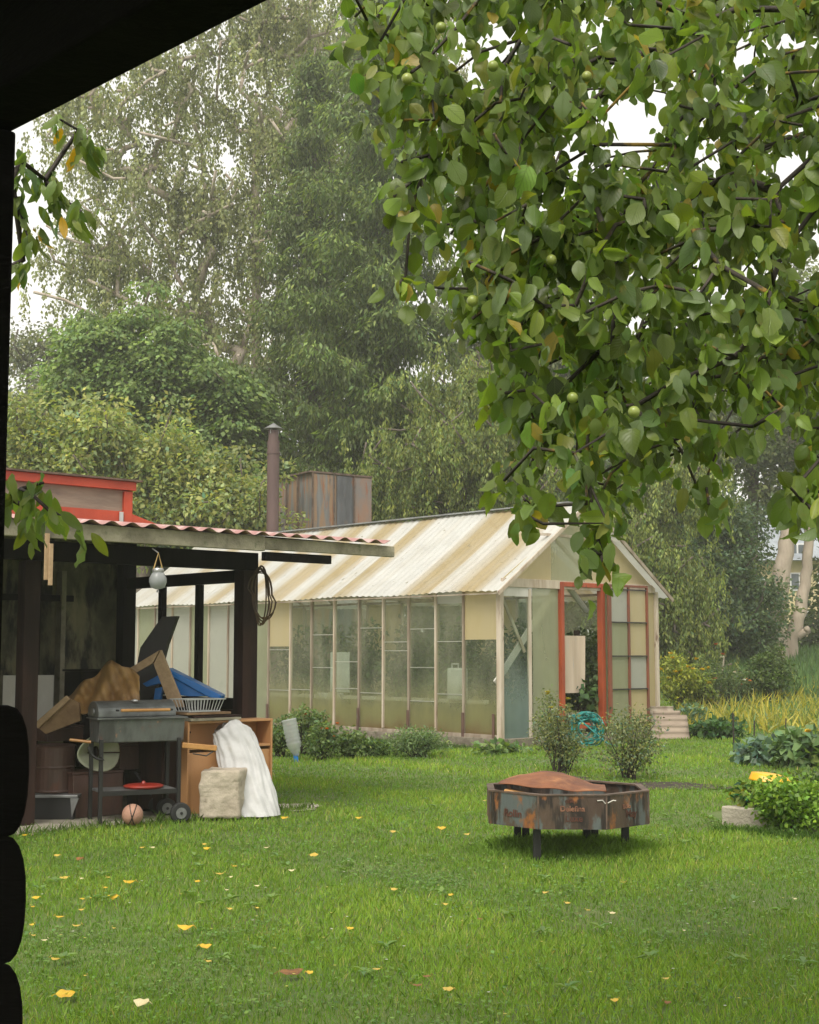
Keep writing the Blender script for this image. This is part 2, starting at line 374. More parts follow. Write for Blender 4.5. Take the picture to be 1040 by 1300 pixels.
def wood(name, nodes, par, r_tip, r_base, mat, parent, sides=6, power=.5):
    n = len(nodes); cnt = np.zeros(n); has = np.zeros(n, bool); has[par[1:]] = True; cnt[~has] = 1
    for i in range(n-1, 0, -1): cnt[par[i]] += cnt[i]
    r = r_tip + (r_base-r_tip)*(cnt/cnt[0])**power
    child = {}
    for i in range(1, n):
        p = par[i]
        if p not in child or cnt[i] > cnt[child[p]]: child[p] = i
    mb = MB(); used = set()
    for i in range(1, n):
        if i in used: continue
        if child.get(par[i]) == i and par[i] != 0: continue
        ch = [par[i], i]
        while ch[-1] in child: ch.append(child[ch[-1]])
        used.update(ch[1:])
        rs = [float(r[k]) for k in ch]; rs[0] = min(rs[0], rs[1]*1.3)
        mb.tube([V(nodes[k]) for k in ch], rs, sides if rs[1] > .02 else 4)
    return mb.build(name, mat, parent, smooth=True)
def lobes_pts(lobes, y, n, shell=.45, dep=1.0, rag=.28):
    w = np.array([l[2]*l[3] for l in lobes], float); w /= w.sum(); out = []
    for _ in range(n):
        l = lobes[rng.choice(len(lobes), p=w)]; q = rvec(1)[0]*rng.random()**shell*(1+rag*rng.normal())
        yy = y + (l[4] if len(l) > 4 else 0); c = at(l[0], l[1], yy); k = yy/1800
        out.append((c.x+q[0]*l[2]*k, c.y+q[1]*min(l[2], l[3])*k*dep, c.z+q[2]*l[3]*k))
    return np.array(out)
def clumps(C, per, rad, kind, Lr, Wr, color, var=.22, yel=.12):
    """leaf cards round the cluster centres C"""
    n = len(C)*per; c = np.repeat(C, per, 0); ck = np.repeat(np.clip(rng.normal(1, .18, (len(C), 1)), .6, 1.5), per, 0)
    if kind == 'hang':           # leaves strung along hanging strands
        ns = 6; per2 = per//ns; n = len(C)*ns*per2
        s0 = np.repeat(C, ns, 0) + rng.normal(0, rad*.55, (len(C)*ns, 3))*np.array([1, 1, .6]); ln = rng.uniform(.6, 1.8, len(C)*ns)*rad
        P = np.repeat(s0, per2, 0); f = rng.random(n); ll = np.repeat(ln, per2)
        P = P + np.c_[rng.normal(0, .09*rad, n), rng.normal(0, .09*rad, n), -f*ll]
        D = np.c_[rng.normal(0, .45, n), rng.normal(0, .45, n), -np.ones(n)]; N = rvec(n)
        ck = np.repeat(np.clip(rng.normal(1, .2, (len(C)*ns, 1)), .55, 1.6), per2, 0)
    elif kind == 'tier':         # flattened drooping layers
        o = rng.normal(0, 1, (n, 3))*np.array([rad*.6, rad*.6, rad*.2]); rr = np.linalg.norm(o[:, :2], axis=1); o[:, 2] -= rr**2/rad*.35
        P = c+o; D = np.c_[o[:, :2]/rad + rng.normal(0, .35, (n, 2)), -.55-rng.random(n)*.5]; N = np.c_[rng.normal(0, .45, (n, 2)), np.ones(n)]
    else:
        o = rvec(n)*(rng.random((n, 1))**.45)*rad*np.array([1, 1, .8]); P = c+o
        D = nrmz(o)*.6 + rng.normal(0, .5, (n, 3)) - np.array([0, 0, .3]); N = rvec(n)*.7 + np.array([0, 0, .7])
    L = rng.uniform(*Lr, n); W = L*rng.uniform(*Wr, n)
    return P, D, N, L, W, tints(n, color, var, yel, ck)
def tree(name, label, base, trunk_top, lobes, y, nclu, per, rad, kind, Lr, Wr, color, bark, rb, cat='tree', group=None, up=.5, shell=.45, lean=0, dep=1.0, yel=.12, rt=.012):
    b = V(base); t = thing(name, b, label, cat, group); top = V(trunk_top)
    tk = [b + (top-b)*f + V((math.sin(f*5+lean)*.12, math.cos(f*4)*.1, 0))*f for f in np.linspace(0, 1, 9)]
    C = lobes_pts(lobes, y, nclu, shell, dep, .42 if rad < .6 else .28)
    nodes, par, ends = grow(tk, C, up, .06, rad*.9)
    wood('trunk', nodes, par, rt, rb, bark, t)
    P, D, N, L, W, K = clumps(C, per, rad, kind, Lr, Wr, color, yel=yel)
    leaves('crown', P, D, N, L, W, K, LF_TREE, t)
    return t
def bush(name, label, cat, c, w, h, ncl, per, L, color, kind='ball', wr=(.4, .6), stemmat=None, group=None, flowers=None, yel=.15, rad=None, mat=None):
    c = V(c); t = thing(name, c, label, cat, group)
    q = rvec(ncl)*(rng.random((ncl, 1))**.5); C = np.array(c)+np.c_[q[:, 0]*w/2*.8, q[:, 1]*w/2*.8, h*.5+q[:, 2]*h*.42]
    mb = MB()
    for p in C[:: max(1, ncl//26)]:
        a = V((c.x+rnd.uniform(-.12, .12)*w, c.y+rnd.uniform(-.12, .12)*w, c.z-.02)); e = V(p); m_ = (a+e)/2 + V((rnd.uniform(-.05, .05)*w, 0, .04*h))
        mb.tube([a, m_, e], [.008, .006, .003], 5)
    mb.build('stem', stemmat or TWIG, t)
    P, D, N, LL, W, K = clumps(C, per, rad or min(w, h)*.2, kind, (L*.6, L), wr, color, yel=yel)
    g = P[:, 2] > c.z+.01
    leaves('foliage', P[g], D[g], N[g], LL[g], W[g], K[g], mat or LF_BUSH, t)
    if flowers:
        n, fr, fcol = flowers
        ids = rng.choice(len(C), n, replace=n > len(C))
        for i in ids:
            p = C[i] + np.array([rng.normal(0, w*.08), -abs(rng.normal(0, w*.25)), abs(rng.normal(0, h*.12))+h*.08])
            m = 16; ang = rng.random(m)*6.28; DD = np.c_[np.cos(ang), np.sin(ang), rng.random(m)*1.2]
            leaves('flower', np.repeat(p[None], m, 0), DD, np.tile([0, 0, 1.], (m, 1))+rng.normal(0, .3, (m, 3)), np.full(m, fr), np.full(m, fr*.7), tints(m, fcol, .15, .1), LF_DRY, t)
    return t

# ================================================================= GROUND
def hgt(x, y): return 0.0
nx, ny = 120, 150
xs = np.linspace(-60, 60, nx+1); ys = np.linspace(-8, 80, ny+1)
gx, gy = np.meshgrid(xs, ys, indexing='ij'); gz = zgn(gy)
vv = np.stack([gx, gy, gz], -1).reshape(-1, 3)
ii, jj = np.meshgrid(np.arange(nx), np.arange(ny), indexing='ij'); a = (ii*(ny+1)+jj).ravel()
F = np.stack([a, a+ny+1, a+ny+2, a+1], 1).ravel()
GM = M('lawn earth', (.085, .125, .028), (.11, .15, .034), 1.3, None, .95, .6, 60, [((.10, .11, .035), .7, None, .5, .75), ((.055, .045, .022), 3.5, None, .66, .74)])
tag(npmesh('ground', vv, F, np.full(len(a), 4), GM), kind='structure')

# pits / exclusion for grass: (x, y, r)
EXC = []
GHC = ground(636, 950)                        # greenhouse near corner on the ground
def gh(s, t, z=0): return GHC + B*s + A*t + Z*z
GHL, GHW = 10.4, 3.68

def grass_band(y0, y1, dens, hl, wl, lean=.5):
    half = lambda y: .30*y + .8
    area = (half(y0)+half(y1))*(y1-y0); n = int(area*dens)
    y = rng.uniform(y0, y1, n*2); x = rng.uniform(-1, 1, n*2)*half(y1)
    k = np.abs(x) < half(y)
    x, y = x[k][:n], y[k][:n]; n = len(x)
    # patchiness: smooth pseudo noise
    pn = np.sin(x*1.7+np.sin(y*1.1)*2)+np.sin(y*1.9+np.sin(x*1.3)*2.2)+np.sin(x*4.1+y*3.3)*.6+np.sin(x*7.7-y*6.1+np.sin(y*5))*.5
    gs = (x-GHC.x)*B.x+(y-GHC.y)*B.y; gt = (x-GHC.x)*A.x+(y-GHC.y)*A.y
    keep = ~((gs > -.03) & (gs < GHW+.1) & (gt > -.05) & (gt < GHL))
    for ex, ey, er in EXC: keep &= ((x-ex)**2+(y-ey)**2) > (er**2)
    ss = (x-S0.x)*B.x+(y-S0.y)*B.y; st = (x-S0.x)*A.x+(y-S0.y)*A.y
    keep &= ~((ss < PS_) & (st > PT_) & (st < 4.5))
    keep &= rng.random(n) < np.clip(.9+pn*.1, .4, 1)
    x, y, pn = x[keep], y[keep], pn[keep]; n = len(x)
    h = rng.uniform(hl*.5, hl*1.25, n)*(1+.16*pn); h = np.clip(h, hl*.3, hl*2)
    a = rng.random(n)*6.283; w = rng.uniform(wl*.6, wl*1.2, n)
    ln = rng.uniform(.1, 1, n)*lean; b = rng.random(n)*6.283
    P = np.c_[x, y, zgn(y)-.004]; D = np.c_[np.cos(b)*ln, np.sin(b)*ln, np.ones(n)]; S = np.c_[np.cos(a), np.sin(a), np.zeros(n)]
    m = P+D*h[:, None]*.55; tip = P+D*h[:, None]*np.array([1.5, 1.5, .93])
    vs = np.stack([P-S*w[:, None]/2, P+S*w[:, None]/2, m+S*w[:, None]*.42, tip, m-S*w[:, None]*.42], 1)
    base = np.where(rng.random((n, 1)) < .07, np.array([[.36, .36, .13]]), np.array([[.190, .310, .046]]))
    C = base*(1+rng.normal(0, .18, (n, 1)))*(1+.11*pn[:, None])*(1+np.c_[rng.normal(0, .1, n)+.05*pn, np.zeros(n), np.zeros(n)])
    C = np.clip(C, .01, .5)
    return vs.reshape(-1, 3), n, np.repeat(C, 5, 0)
def grass_obj(name, bands, label):
    Vv = np.concatenate([q[0] for q in bands]); n = sum(q[1] for q in bands); C = np.concatenate([q[2] for q in bands])
    o = npmesh(name, Vv, np.arange(n*5), np.full(n, 5), LF_GRASS, None, {'Col': ('FLOAT_COLOR', np.c_[C, np.ones(len(C))])})
    return tag(o, label, 'grass', kind='stuff')

# shed frame: front right post on the ground
S0 = at(311, 828, 13.0); S0 = V((S0.x, S0.y, 0))
def sh(s, t, z=0): return S0 + B*s + A*t + Z*z
PT_ = (ground(120, 1053)-S0).dot(A)+.03; PS_ = (ground(392, 1032)-S0).dot(B)-.03
PITC = V((at(717, 828, 10.15).x, 10.15, 0))
exec_later = []

# ================================================================= PORCH (dark, near)
def porch():
    p1, p2 = at(22, 165, 2.9), at(345, 0, 2.9)
    ze = p1.z
    d = ray(345, 0); p2 = CAM + d*((ze-CAM.z)/d.z)
    e = (p2-p1); e.z = 0; e = e.normalized()
    back = V((e.y, -e.x, 0))
    if back.dot(V((-.7, -.7, 0))) < 0: back = -back
    t = thing('porch_roof', V((p1.x, p1.y, 0)), 'wooden porch roof in painted black shade with its eave beam crossing the top left corner', 'porch roof')
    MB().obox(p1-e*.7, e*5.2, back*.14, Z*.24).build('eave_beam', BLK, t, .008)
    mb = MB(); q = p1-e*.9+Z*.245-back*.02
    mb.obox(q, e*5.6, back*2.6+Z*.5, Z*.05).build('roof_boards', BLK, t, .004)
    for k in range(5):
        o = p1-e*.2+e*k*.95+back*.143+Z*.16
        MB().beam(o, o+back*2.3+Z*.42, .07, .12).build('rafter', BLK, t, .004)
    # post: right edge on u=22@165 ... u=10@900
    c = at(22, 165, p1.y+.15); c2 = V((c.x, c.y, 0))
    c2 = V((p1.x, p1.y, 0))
    t2 = thing('porch_post', c2-V((.075, 0, 0)), 'square porch post in painted black shade at the left edge', 'post')
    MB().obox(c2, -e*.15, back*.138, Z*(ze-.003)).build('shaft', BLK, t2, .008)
    MB().beam(c2-e*.07+back*.07+Z*(ze-.5), c2-e*.07+back*.5+Z*(ze-.03), .06, .08).build('brace', BLK, t2, .004)
    # stacked log rail, log ends seen as bulges
    y0 = 2.35
    for k, (va, vb) in enumerate(((897, 1062), (1062, 1224), (1224, 1386))):
        z1 = at(0, va, y0).z; z0 = at(0, vb, y0).z
        xr = at(40, 980, y0).x; xc = at(15, 980, y0).x; hh = (z1-z0)/2; zc = (z0+z1)/2
        prof = []
        for j in range(20):
            a = 2*math.pi*j/20; ca, sa = math.cos(a), math.sin(a)
            prof.append(V((xr-.036+(.036 if ca > 0 else .14)*math.copysign(abs(ca)**.85, ca), y0, zc+hh*1.02*math.copysign(abs(sa)**.85, sa))))
        mb = MB().prism(prof, V((-.75, .55, 0)))
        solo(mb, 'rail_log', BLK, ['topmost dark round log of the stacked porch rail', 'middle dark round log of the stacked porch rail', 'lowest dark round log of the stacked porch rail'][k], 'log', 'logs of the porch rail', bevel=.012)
porch()

# ================================================================= GREENHOUSE
DOORM = M('faded brown red paint', (.20, .06, .03), (.14, .05, .03), 5, (1, 1, .3), .6, .2, None, [((.10, .05, .035), 12, (1, 1, .4), .58, .68)])
def greenhouse():
    t = thing('greenhouse', GHC, 'long gabled greenhouse of yellowed plastic and clouded panes on pale wooden frame', 'greenhouse')
    zb, ze, zr = .15, None, None
    c = gh(0, 0); zb = at(636, 938, c.y).z; ze = at(636, 742, c.y).z
    rp = gh(GHW/2, 0); zr = at(738, 641, rp.y).z
    L, W = GHL, GHW
    # footing
    mb = MB(); mb.obox(gh(-.06, -.06, -.3), B*.14, A*(L+.1), Z*(zb+.3)); mb.obox(gh(.083, -.06, -.3), B*(W-.03), A*.14, Z*(zb+.3-.004))
    mb.obox(gh(W-.06, .083, -.3), B*.12, A*(L-.1), Z*(zb+.3)); mb.build('footing', CONCD, t, .01)
    # base rail
    mb = MB(); mb.beam(gh(0, .04, zb+.025), gh(0, L, zb+.025), .07, .05).build('base_rail', MULL, t, .004)
    # long wall panes + mullions
    xs_ = [0, .76, 1.37, 1.99, 2.6, 3.2, 3.84, 4.45, 5.04, 5.67]
    while xs_[-1]+.62 < L: xs_.append(xs_[-1]+.62)
    xs_.append(L)
    for k in range(len(xs_)-1):
        x0, x1 = xs_[k]+.02, xs_[k+1]-.02
        z0, z1 = zb+.052, ze-.045
        if k == 0: split = at(604, 812, gh(0, .4).y).z; parts = [(z0, split, GLASS), (split, z1, YSHEET)]
        elif k == 1: split = at(570, 766, gh(0, 1).y).z; parts = [(z0, split, GLASS), (split, z1, MSHEET)]
        elif k >= 9: parts = [(z0, z1, MSHEET if k % 3 else GSHEET)]
        elif k in (8,): parts = [(z0, 1.5, GLASS), (1.5, z1, YSHEET)]
        else: parts = [(z0, z1, GLASS)]
        for (a_, b_, m_) in parts:
            MB().obox(gh(.0, x0, a_), A*(x1-x0), B*.006, Z*(b_-a_)).build('pane', m_, t)
    for k, x in enumerate(xs_):
        if k == 0: continue
        MB().obox(gh(-.03, x-.018, zb+.06), A*.036, B*.06, Z*(ze-zb-.08)).build('glazing_bar', MULL if k % 2 else FRAMEW, t, .003)
        if k in (1, 3, 5, 9):
            MB().obox(gh(-.045, x-.03, zb-.06), A*.055, B*.012, Z*.42).build('foot_bracket', BROWNM, t, .003)
    MB().obox(gh(-.045, .09, zb-.06), A*.05, B*.012, Z*.42).build('foot_bracket', BROWNM, t, .003)
    # thin lap joints of the panes
    for k, zz in enumerate((1.95, 1.38, .62, 1.62, .72, 1.2, 1.5)):
        pass
    for k in range(1, 9):
        for zz in ([1.42, .62], [1.62, 1.02, .5], [1.28, 1.42], [1.65, .60], [1.1, .66], [1.55, 1.0], [.62], [1.3, .6])[k-1]:
            x0, x1 = xs_[k]+.02, xs_[k+1]-.02
            MB().obox(gh(-.005, x0, zb+zz), A*(x1-x0), B*.004, Z*.012).build('lap_joint', MSHEET, t)
    # plate beam under eaves
    MB().beam(gh(.02, .0, ze-.02), gh(.02, L, ze-.02), .05, .045).build('wall_plate', MULL, t)
    MB().beam(gh(W-.02, .0, ze-.02), gh(W-.02, L, ze-.02), .05, .045).build('wall_plate', MULL, t)
    # rear long wall (seen through)
    for k in range(10):
        x0 = k*L/10; MB().obox(gh(W, x0+.02, zb+.05), A*(L/10-.04), B*.006, Z*(ze-zb-.1)).build('pane', GLASS if k % 3 else YSHEET, t)
        MB().obox(gh(W-.02, x0-.02, zb), A*.04, B*.05, Z*(ze-zb-.02)).build('glazing_bar', FRAMEW, t)
    # far gable
    MB().add([gh(0, L, zb), gh(W, L, zb), gh(W, L, ze), gh(W/2, L, zr-.05), gh(0, L, ze)], [(0, 1, 2, 3, 4)]).build('end_wall', MSHEET, t, solid=.006)
    # near gable
    MB().obox(gh(-.04, -.045, zb-.05), B*.075, A*.09, Z*(ze-zb+.04)).build('corner_post', FRAMEW, t, .006)
    MB().obox(gh(W-.03, -.045, zb-.1), B*.07, A*.09, Z*(ze-zb+.09)).build('corner_post', FRAMEW, t, .006)
    def sU(u):
        k = (u-520)/1800*CP if False else None
        lo, hi = 0, 5
        for _ in range(40):
            m_ = (lo+hi)/2; p = gh(m_, 0); d_ = p-CAM; f = d_.y*CP+d_.z*SP_
            uu = 520+1800*d_.x/f
            if uu < u: lo = m_
            else: hi = m_
        return lo
    def zV(u, v): p = gh(sU(u), 0); return at(u, v, p.y).z
    s1, s2, s3, s4, s5, s6 = sU(638.5), sU(672), sU(677), sU(711), sU(770), sU(817)
    zt = ze-.03
    MB().obox(gh(s1, 0, zb-.04), B*(s2-s1), A*.006, Z*(zV(655, 757)-zb+.04)).build('pane', GLASST, t)
    MB().obox(gh(s1, -.01, zV(655, 757)), B*(s2-s1), A*.012, Z*(zt-zV(655, 757))).build('white_panel', WHITEP, t, .002)
    MB().obox(gh(s2, -.03, zb-.05), B*.045, A*.06, Z*(ze-zb+.0)).build('glazing_bar', FRAMEW, t, .003)
    MB().obox(gh(s3+.01, 0, zb), B*(s4-s3-.02), A*.006, Z*(zt-zb)).build('pane', GSHEET, t)
    MB().obox(gh(s6+.02, 0, zb), B*(W-.03-s6-.02), A*.006, Z*(zt-zb)).build('pane', YSHEET, t)
    MB().obox(gh(s5+.03, .012, zb), B*(s6-s5-.02), A*.006, Z*(zt-zb-.05)).build('pane', GSHEET, t)
    MB().obox(gh(s6+.0, -.0, zb), B*.02, A*.05, Z*(zt-zb)).build('glazing_bar', FRAMEW, t)
    # tie rail over door
    MB().obox(gh(.03, -.035, ze-.03), B*(W-.06), A*.05, Z*.13).build('tie_rail', FRAMEW, t, .004)
    # gable sheets
    xa, zt2 = .04, ze+.103
    def top(s): return ze + (zr-ze)*(1-abs(s-W/2)/(W/2)) - .03
    cuts = [.08, sU(702), sU(745), W-.08]
    for i in range(3):
        a_, b_ = cuts[i]+.004, cuts[i+1]-.004; pts = [gh(a_, 0, zt2), gh(b_, 0, zt2), gh(b_, 0, max(top(b_), zt2+.01))]
        if a_ < W/2 < b_: pts.append(gh(W/2, 0, top(W/2)))
        pts.append(gh(a_, 0, max(top(a_), zt2+.01)))
        MB().prism(pts, A*.006).build('gable_sheet', YSHEET if i != 1 else GSHEET, t)
    MB().obox(gh(.9, -.02, ze+.78), B*(W-1.8), A*.03, Z*.04).build('gable_rail', FRAMEW, t)
    # braces seen through the sheets
    MB().beam(gh(sU(630), .10, zV(640, 868)), gh(sU(713), .10, zV(713, 748)), .02, .11, A).build('brace', WHITEP, t)
    MB().beam(gh(sU(642), .06, zV(642, 757)), gh(sU(671), .06, zV(671, 828)), .02, .05, A).build('brace', FRAMEW, t)
    # door frame and open leaf
    zd0, zd1 = zV(716, 926), zV(716, 739)
    fr = MB(); fr.obox(gh(s4, -.06, zd0), B*.07, A*.1, Z*(zd1-zd0)); fr.obox(gh(s5-.14, -.06, zd0), B*.08, A*.1, Z*(zd1-zd0)); fr.obox(gh(s4+.072, -.058, zd1-.07), B*(s5-.142-s4-.072), A*.09, Z*.07)
    fr.obox(gh(s4+.072, -.05, zd0), B*(s5-.142-s4-.072), A*.09, Z*.08)
    fr.build('door_frame', ORANGE, t, .004)
    lf = MB(); y_ = -.13; zl0, zl1 = zV(790, 920), zV(790, 743); b0 = s5-.055; b1 = s6+.02
    lf.obox(gh(b0, y_, zl0), B*.07, A*.04, Z*(zl1-zl0)); lf.obox(gh(b1-.035, y_, zl0), B*.035, A*.04, Z*(zl1-zl0))
    door = MB()
    d = lf; d.obox(gh(b0+.072, y_+.002, zl1-.035), B*(b1-b0-.11), A*.036, Z*.035)
    mid = (b0+b1)/2+.02
    d.obox(gh(mid-.022, y_+.002, zl0), B*.035, A*.036, Z*(zl1-zl0-.037))
    dr = d.build('door', DOORM, t, .003)
    nrow = [0.01, .26, .50, .745, .985]
    for i in range(4):
        za, zb_ = zl0+(zl1-zl0-.04)*nrow[i], zl0+(zl1-zl0-.04)*nrow[i+1]
        MB().obox(gh(b0+.073, y_+.001, zb_-.012), B*(b1-b0-.115), A*.03, Z*.018).build('door_bar', BLKM, dr)
        for (xa_, xb_) in ((b0+.073, mid-.024), (mid+.016, b1-.037)):
            MB().obox(gh(xa_, y_+.034, za+.008), B*(xb_-xa_), A*.005, Z*(zb_-za-.024)).build('door_pane', MSHEET if (i == 3 and xa_ < mid) or (i == 1 and xa_ > mid) else (GSHEET if xa_ < mid else YSHEET), dr)
    # rafters inside + ridge
    for k in range(0, 11):
        y1 = k*L/10.0+(.05 if k == 0 else 0)-(.05 if k == 10 else 0)
        mb = MB(); mb.beam(gh(.05, y1, ze), gh(W/2, y1, zr-.06), .05, .05); mb.beam(gh(W/2, y1, zr-.06), gh(W-.05, y1, ze), .05, .05)
        mb.build('rafter', FRAMEW, t)
    MB().beam(gh(.05, L*.5, ze-.01), gh(W-.05, L*.5, ze-.01), .05, .06).build('tie_beam', FRAMEW, t)
    # roof sheets: corrugated, white and yellow strips
    slope = V(gh(W/2, 0, zr)-gh(0, 0, ze)); sl = slope.length
    ov = .24/sl
    edges = [-.16]
    # strip boundaries (metres along the ridge) and tone: 0 white, 1 yellow
    strips = [(-.16, .25, .0), (.25, .80, 1.), (.80, 1.35, .15), (1.35, 1.95, .95), (1.95, 3.25, .0), (3.25, 3.72, .9), (3.72, 4.15, .1), (4.15, 4.65, 1.), (4.65, 5.1, .1), (5.1, 5.6, .85),
              (5.6, 6.0, .1), (6.0, 6.5, .8), (6.5, 7.0, .05), (7.0, 7.45, .8), (7.45, 8.6, .1), (8.6, 9.1, .7), (9.1, 10.55, .15)]
    wht, ylw = np.array([.70, .70, .67]), np.array([.47, .37, .20])
    for side in (0, 1):
        for (a_, b_, tone) in strips:
            nu = max(4, int((b_-a_)/.035)); nv = 10
            vs, C = [], []
            for i in range(nu+1):
                x = a_+(b_-a_)*i/nu
                for j in range(nv+1):
                    f = -ov + (1+ov)*j/nv
                    s = f*W/2; z = ze+.03+(zr-ze)*f + .009*math.sin(x*2*math.pi/.15) - .03*math.sin(f*math.pi)
                    z += .012*math.sin(x*2.3+f*2)
                    if side: s = W-s
                    tn = tone; i_s = strips.index((a_, b_, tone))
                    if i_s+1 < len(strips): q_ = max(0, (x-(b_-.12))/.12); tn = tone*(1-q_*.5)+strips[i_s+1][2]*q_*.5
                    if i_s and (i_s*7) % 3: q_ = max(0, 1-(x-a_)/.18); tn = tn*(1-q_*.5)+strips[i_s-1][2]*q_*.5
                    vs.append(gh(s, x, z)); w_ = min(1, max(0, tn + .09*math.sin(x*7+f*3)+.05*math.sin(x*23)))
                    C.append(tuple(wht*(1-w_)+ylw*w_)+(1,))
            Fs = []
            for i in range(nu):
                for j in range(nv):
                    q = i*(nv+1)+j; Fs += [q, q+nv+1, q+nv+2, q+1] if not side else [q, q+1, q+nv+2, q+nv+1]
            npmesh('roof_sheet', np.array([tuple(v_) for v_ in vs]), np.array(Fs), np.full(nu*nv, 4), ROOFS, t, {'Col': ('FLOAT_COLOR', np.array(C))}, True)
    # ridge cap and verge boards
    MB().beam(gh(W/2, -.2, zr+.055), gh(W/2, L+.15, zr+.055), .16, .025).build('ridge_cap', CAPM, t, .004)
    for f in (0, 1):
        e = gh(-.24 if not f else W+.24, -.19, ze-.24*(zr-ze)/(W/2)*1.0+.02); MB().beam(e, gh(W/2, -.19, zr+.03), .02, .06).build('verge_board', FRAMEW if not f else MULL, t, .003)
    MB().beam(gh(-.22, -.15, ze-.14), gh(-.22, L, ze-.14), .015, .02).build('eave_batten', MULL, t)
    return zb, ze, zr, sU, zV
zb, ze, zr, sU, zV = greenhouse()

def inside_greenhouse():
    k = 0
    spots = [(.75, 1.0, 1.85), (.8, 1.9, 1.7), (.7, 2.9, 1.75), (.8, 3.9, 1.8), (.75, 4.9, 1.9), (.8, 6.0, 1.8), (2.9, .9, 1.8), (2.9, 2.2, 1.9), (2.9, 3.6, 1.8), (2.9, 5.0, 1.9), (2.9, 6.6, 1.8), (.8, 7.2, 1.8)]
    for (s, t_, h) in spots:
        near = s < 1.5
        bush('tomato_plant', 'tall green tomato plant behind the clouded long wall panes' if near else 'tall green tomato plant in the back row inside the greenhouse', 'plant', gh(s, t_, 0), .75, h+.3, 30, 34, .14,
             (.075, .12, .03), 'ball', (.35, .55), None, 'tomato plants inside the greenhouse', rad=.24)
    # bed edging boards seen as a pale bar
    solo(MB().obox(gh(.25, .5, .62), A*8.6, B*.02, Z*.06), 'bed_rail', WHITEP, 'long pale horizontal rail along the inside of the greenhouse wall', 'rail')
    solo(MB().obox(gh(.30, 4.0-.17, .72), A*.50, B*.03, Z*.68), 'white_board', WHITEPL, 'white board leaning inside the greenhouse left of the middle', 'board', bevel=.01)
    solo(MB().obox(gh(.2, 4.0-.05, .60), A*.62, B*.10, Z*.11), 'planter_tray', WHITEPL, 'cream tray under the white board inside the greenhouse', 'tray', bevel=.012)
    u0 = 1.15
    p = thing('plastic_canister', gh(.22, u0, .64), 'white plastic canister hung inside the greenhouse near its corner', 'canister')
    MB().obox(gh(.14, u0-.20, .66), A*.34, B*.14, Z*.5).build('body', WHITEPL, p, .03)
    MB().tube([gh(.2, u0-.06, 1.16), gh(.2, u0-.06, 1.22), gh(.2, u0+.08, 1.22), gh(.2, u0+.08, 1.16)], .012, 6).build('handle', WHITEPL, p)
    sa, sb = sU(717), sU(752)
    mb = MB().grid(lambda a_, b_: gh(sa+.02+(sb-sa-.02)*a_, .13+.02*math.sin(a_*9+b_), zV(735, 880)+(zV(735, 807)-zV(735, 880))*b_), 24, 8)
    solo(mb, 'hanging_cloth', PINKC, 'pale striped cloth hanging just inside the orange door', 'cloth', solid=.01)
    t = thing('bench', gh((sa+sb)/2, .45, 0), 'low grey slatted bench standing inside the open door', 'bench')
    for z_ in (.18, .42): MB().obox(gh(sa-.02, .16, z_), B*(sb-sa+.05), A*.12, Z*.045).build('slat', OLD, t, .004)
    for s_ in (sa+.03, sb-.06): MB().obox(gh(s_, .20, 0), B*.05, A*.05, Z*.177).build('leg', OLD, t, .004)
    solo(MB().obox(gh(sU(756), .35, 0), B*.07, A*.07, Z*1.75), 'prop_post', DARKW, 'dark upright prop post inside the orange door', 'post', bevel=.004)
    solo(MB().tube([gh(sU(741), .3, zV(741, 742)), gh(sU(768), .35, zV(768, 775))], .05, 10), 'vent_pipe', WHITEPL, 'white pipe slanting across the top of the door opening', 'pipe')
    bush('cucumber_vine', 'cucumber vine with broad leaves climbing behind the orange door post', 'plant', gh(sU(752), .2, 0), .5, 1.25, 26, 7, .15, (.05, .10, .03), 'ball', (.7, .9), rad=.12)
    bush('squash_seedling', 'small dark leaved plant inside the left of the door opening', 'plant', gh(sU(722), .22, 0), .35, .6, 12, 6, .11, (.05, .10, .03), 'ball', (.6, .8), rad=.1)
inside_greenhouse()

# ---- things round the greenhouse
def hose():
    c = ground(745, 949); t = MB(); pts = []
    for i in range(420):
        a = i*.23; r = .26+.035*math.sin(i*.37)
        w = .25*math.sin(i*.013)+.09*math.sin(i*.21)
        pts.append(V((c.x+r*math.cos(a)*.8+w*.25, c.y+.12+.10*math.sin(a*.5)+.05*math.sin(i), .26+r*math.sin(a)*(.75+.2*math.sin(i*.05)))))
    pts = [V((p.x, p.y, max(p.z, .025))) for p in pts]
    tail = [pts[-1], V((c.x+.3, c.y-.1, .06)), V((c.x+.42, c.y-.25, .03))]
    t.tube([V((c.x-.5, c.y+.25, .45)), V((c.x-.3, c.y+.15, .42))]+pts[::1]+tail, .013, 6)
    solo(t, 'garden_hose', HOSE, 'coiled teal garden hose heaped below the orange door', 'hose')
hose()
def sheets():
    for k in range(3):
        o = gh(sU(818), -.16-.05*k, .0)+V((.02*k, 0, 0)); w, h = .40+.05*k, .52-.07*k
        lean_ = V((-.02, .06, 0))
        mb = MB().grid(lambda a_, b_: o + V((1, .1, 0))*(w*a_) + Z*(h*b_) + V((0, .22*b_, 0)) + V((0, -1, 0))*(.011*math.sin(b_*2*math.pi*h/.10)), 6, 44)
        solo(mb, 'corrugated_sheet', [MULL, PLYW, PLYW][k], ['rearmost rusty corrugated sheet leaning at the right greenhouse corner', 'middle corrugated sheet leaning at the right greenhouse corner', 'foremost short corrugated sheet leaning at the right greenhouse corner'][k], 'roofing sheet', 'leaning corrugated sheets', solid=.004, smooth=True)
sheets()

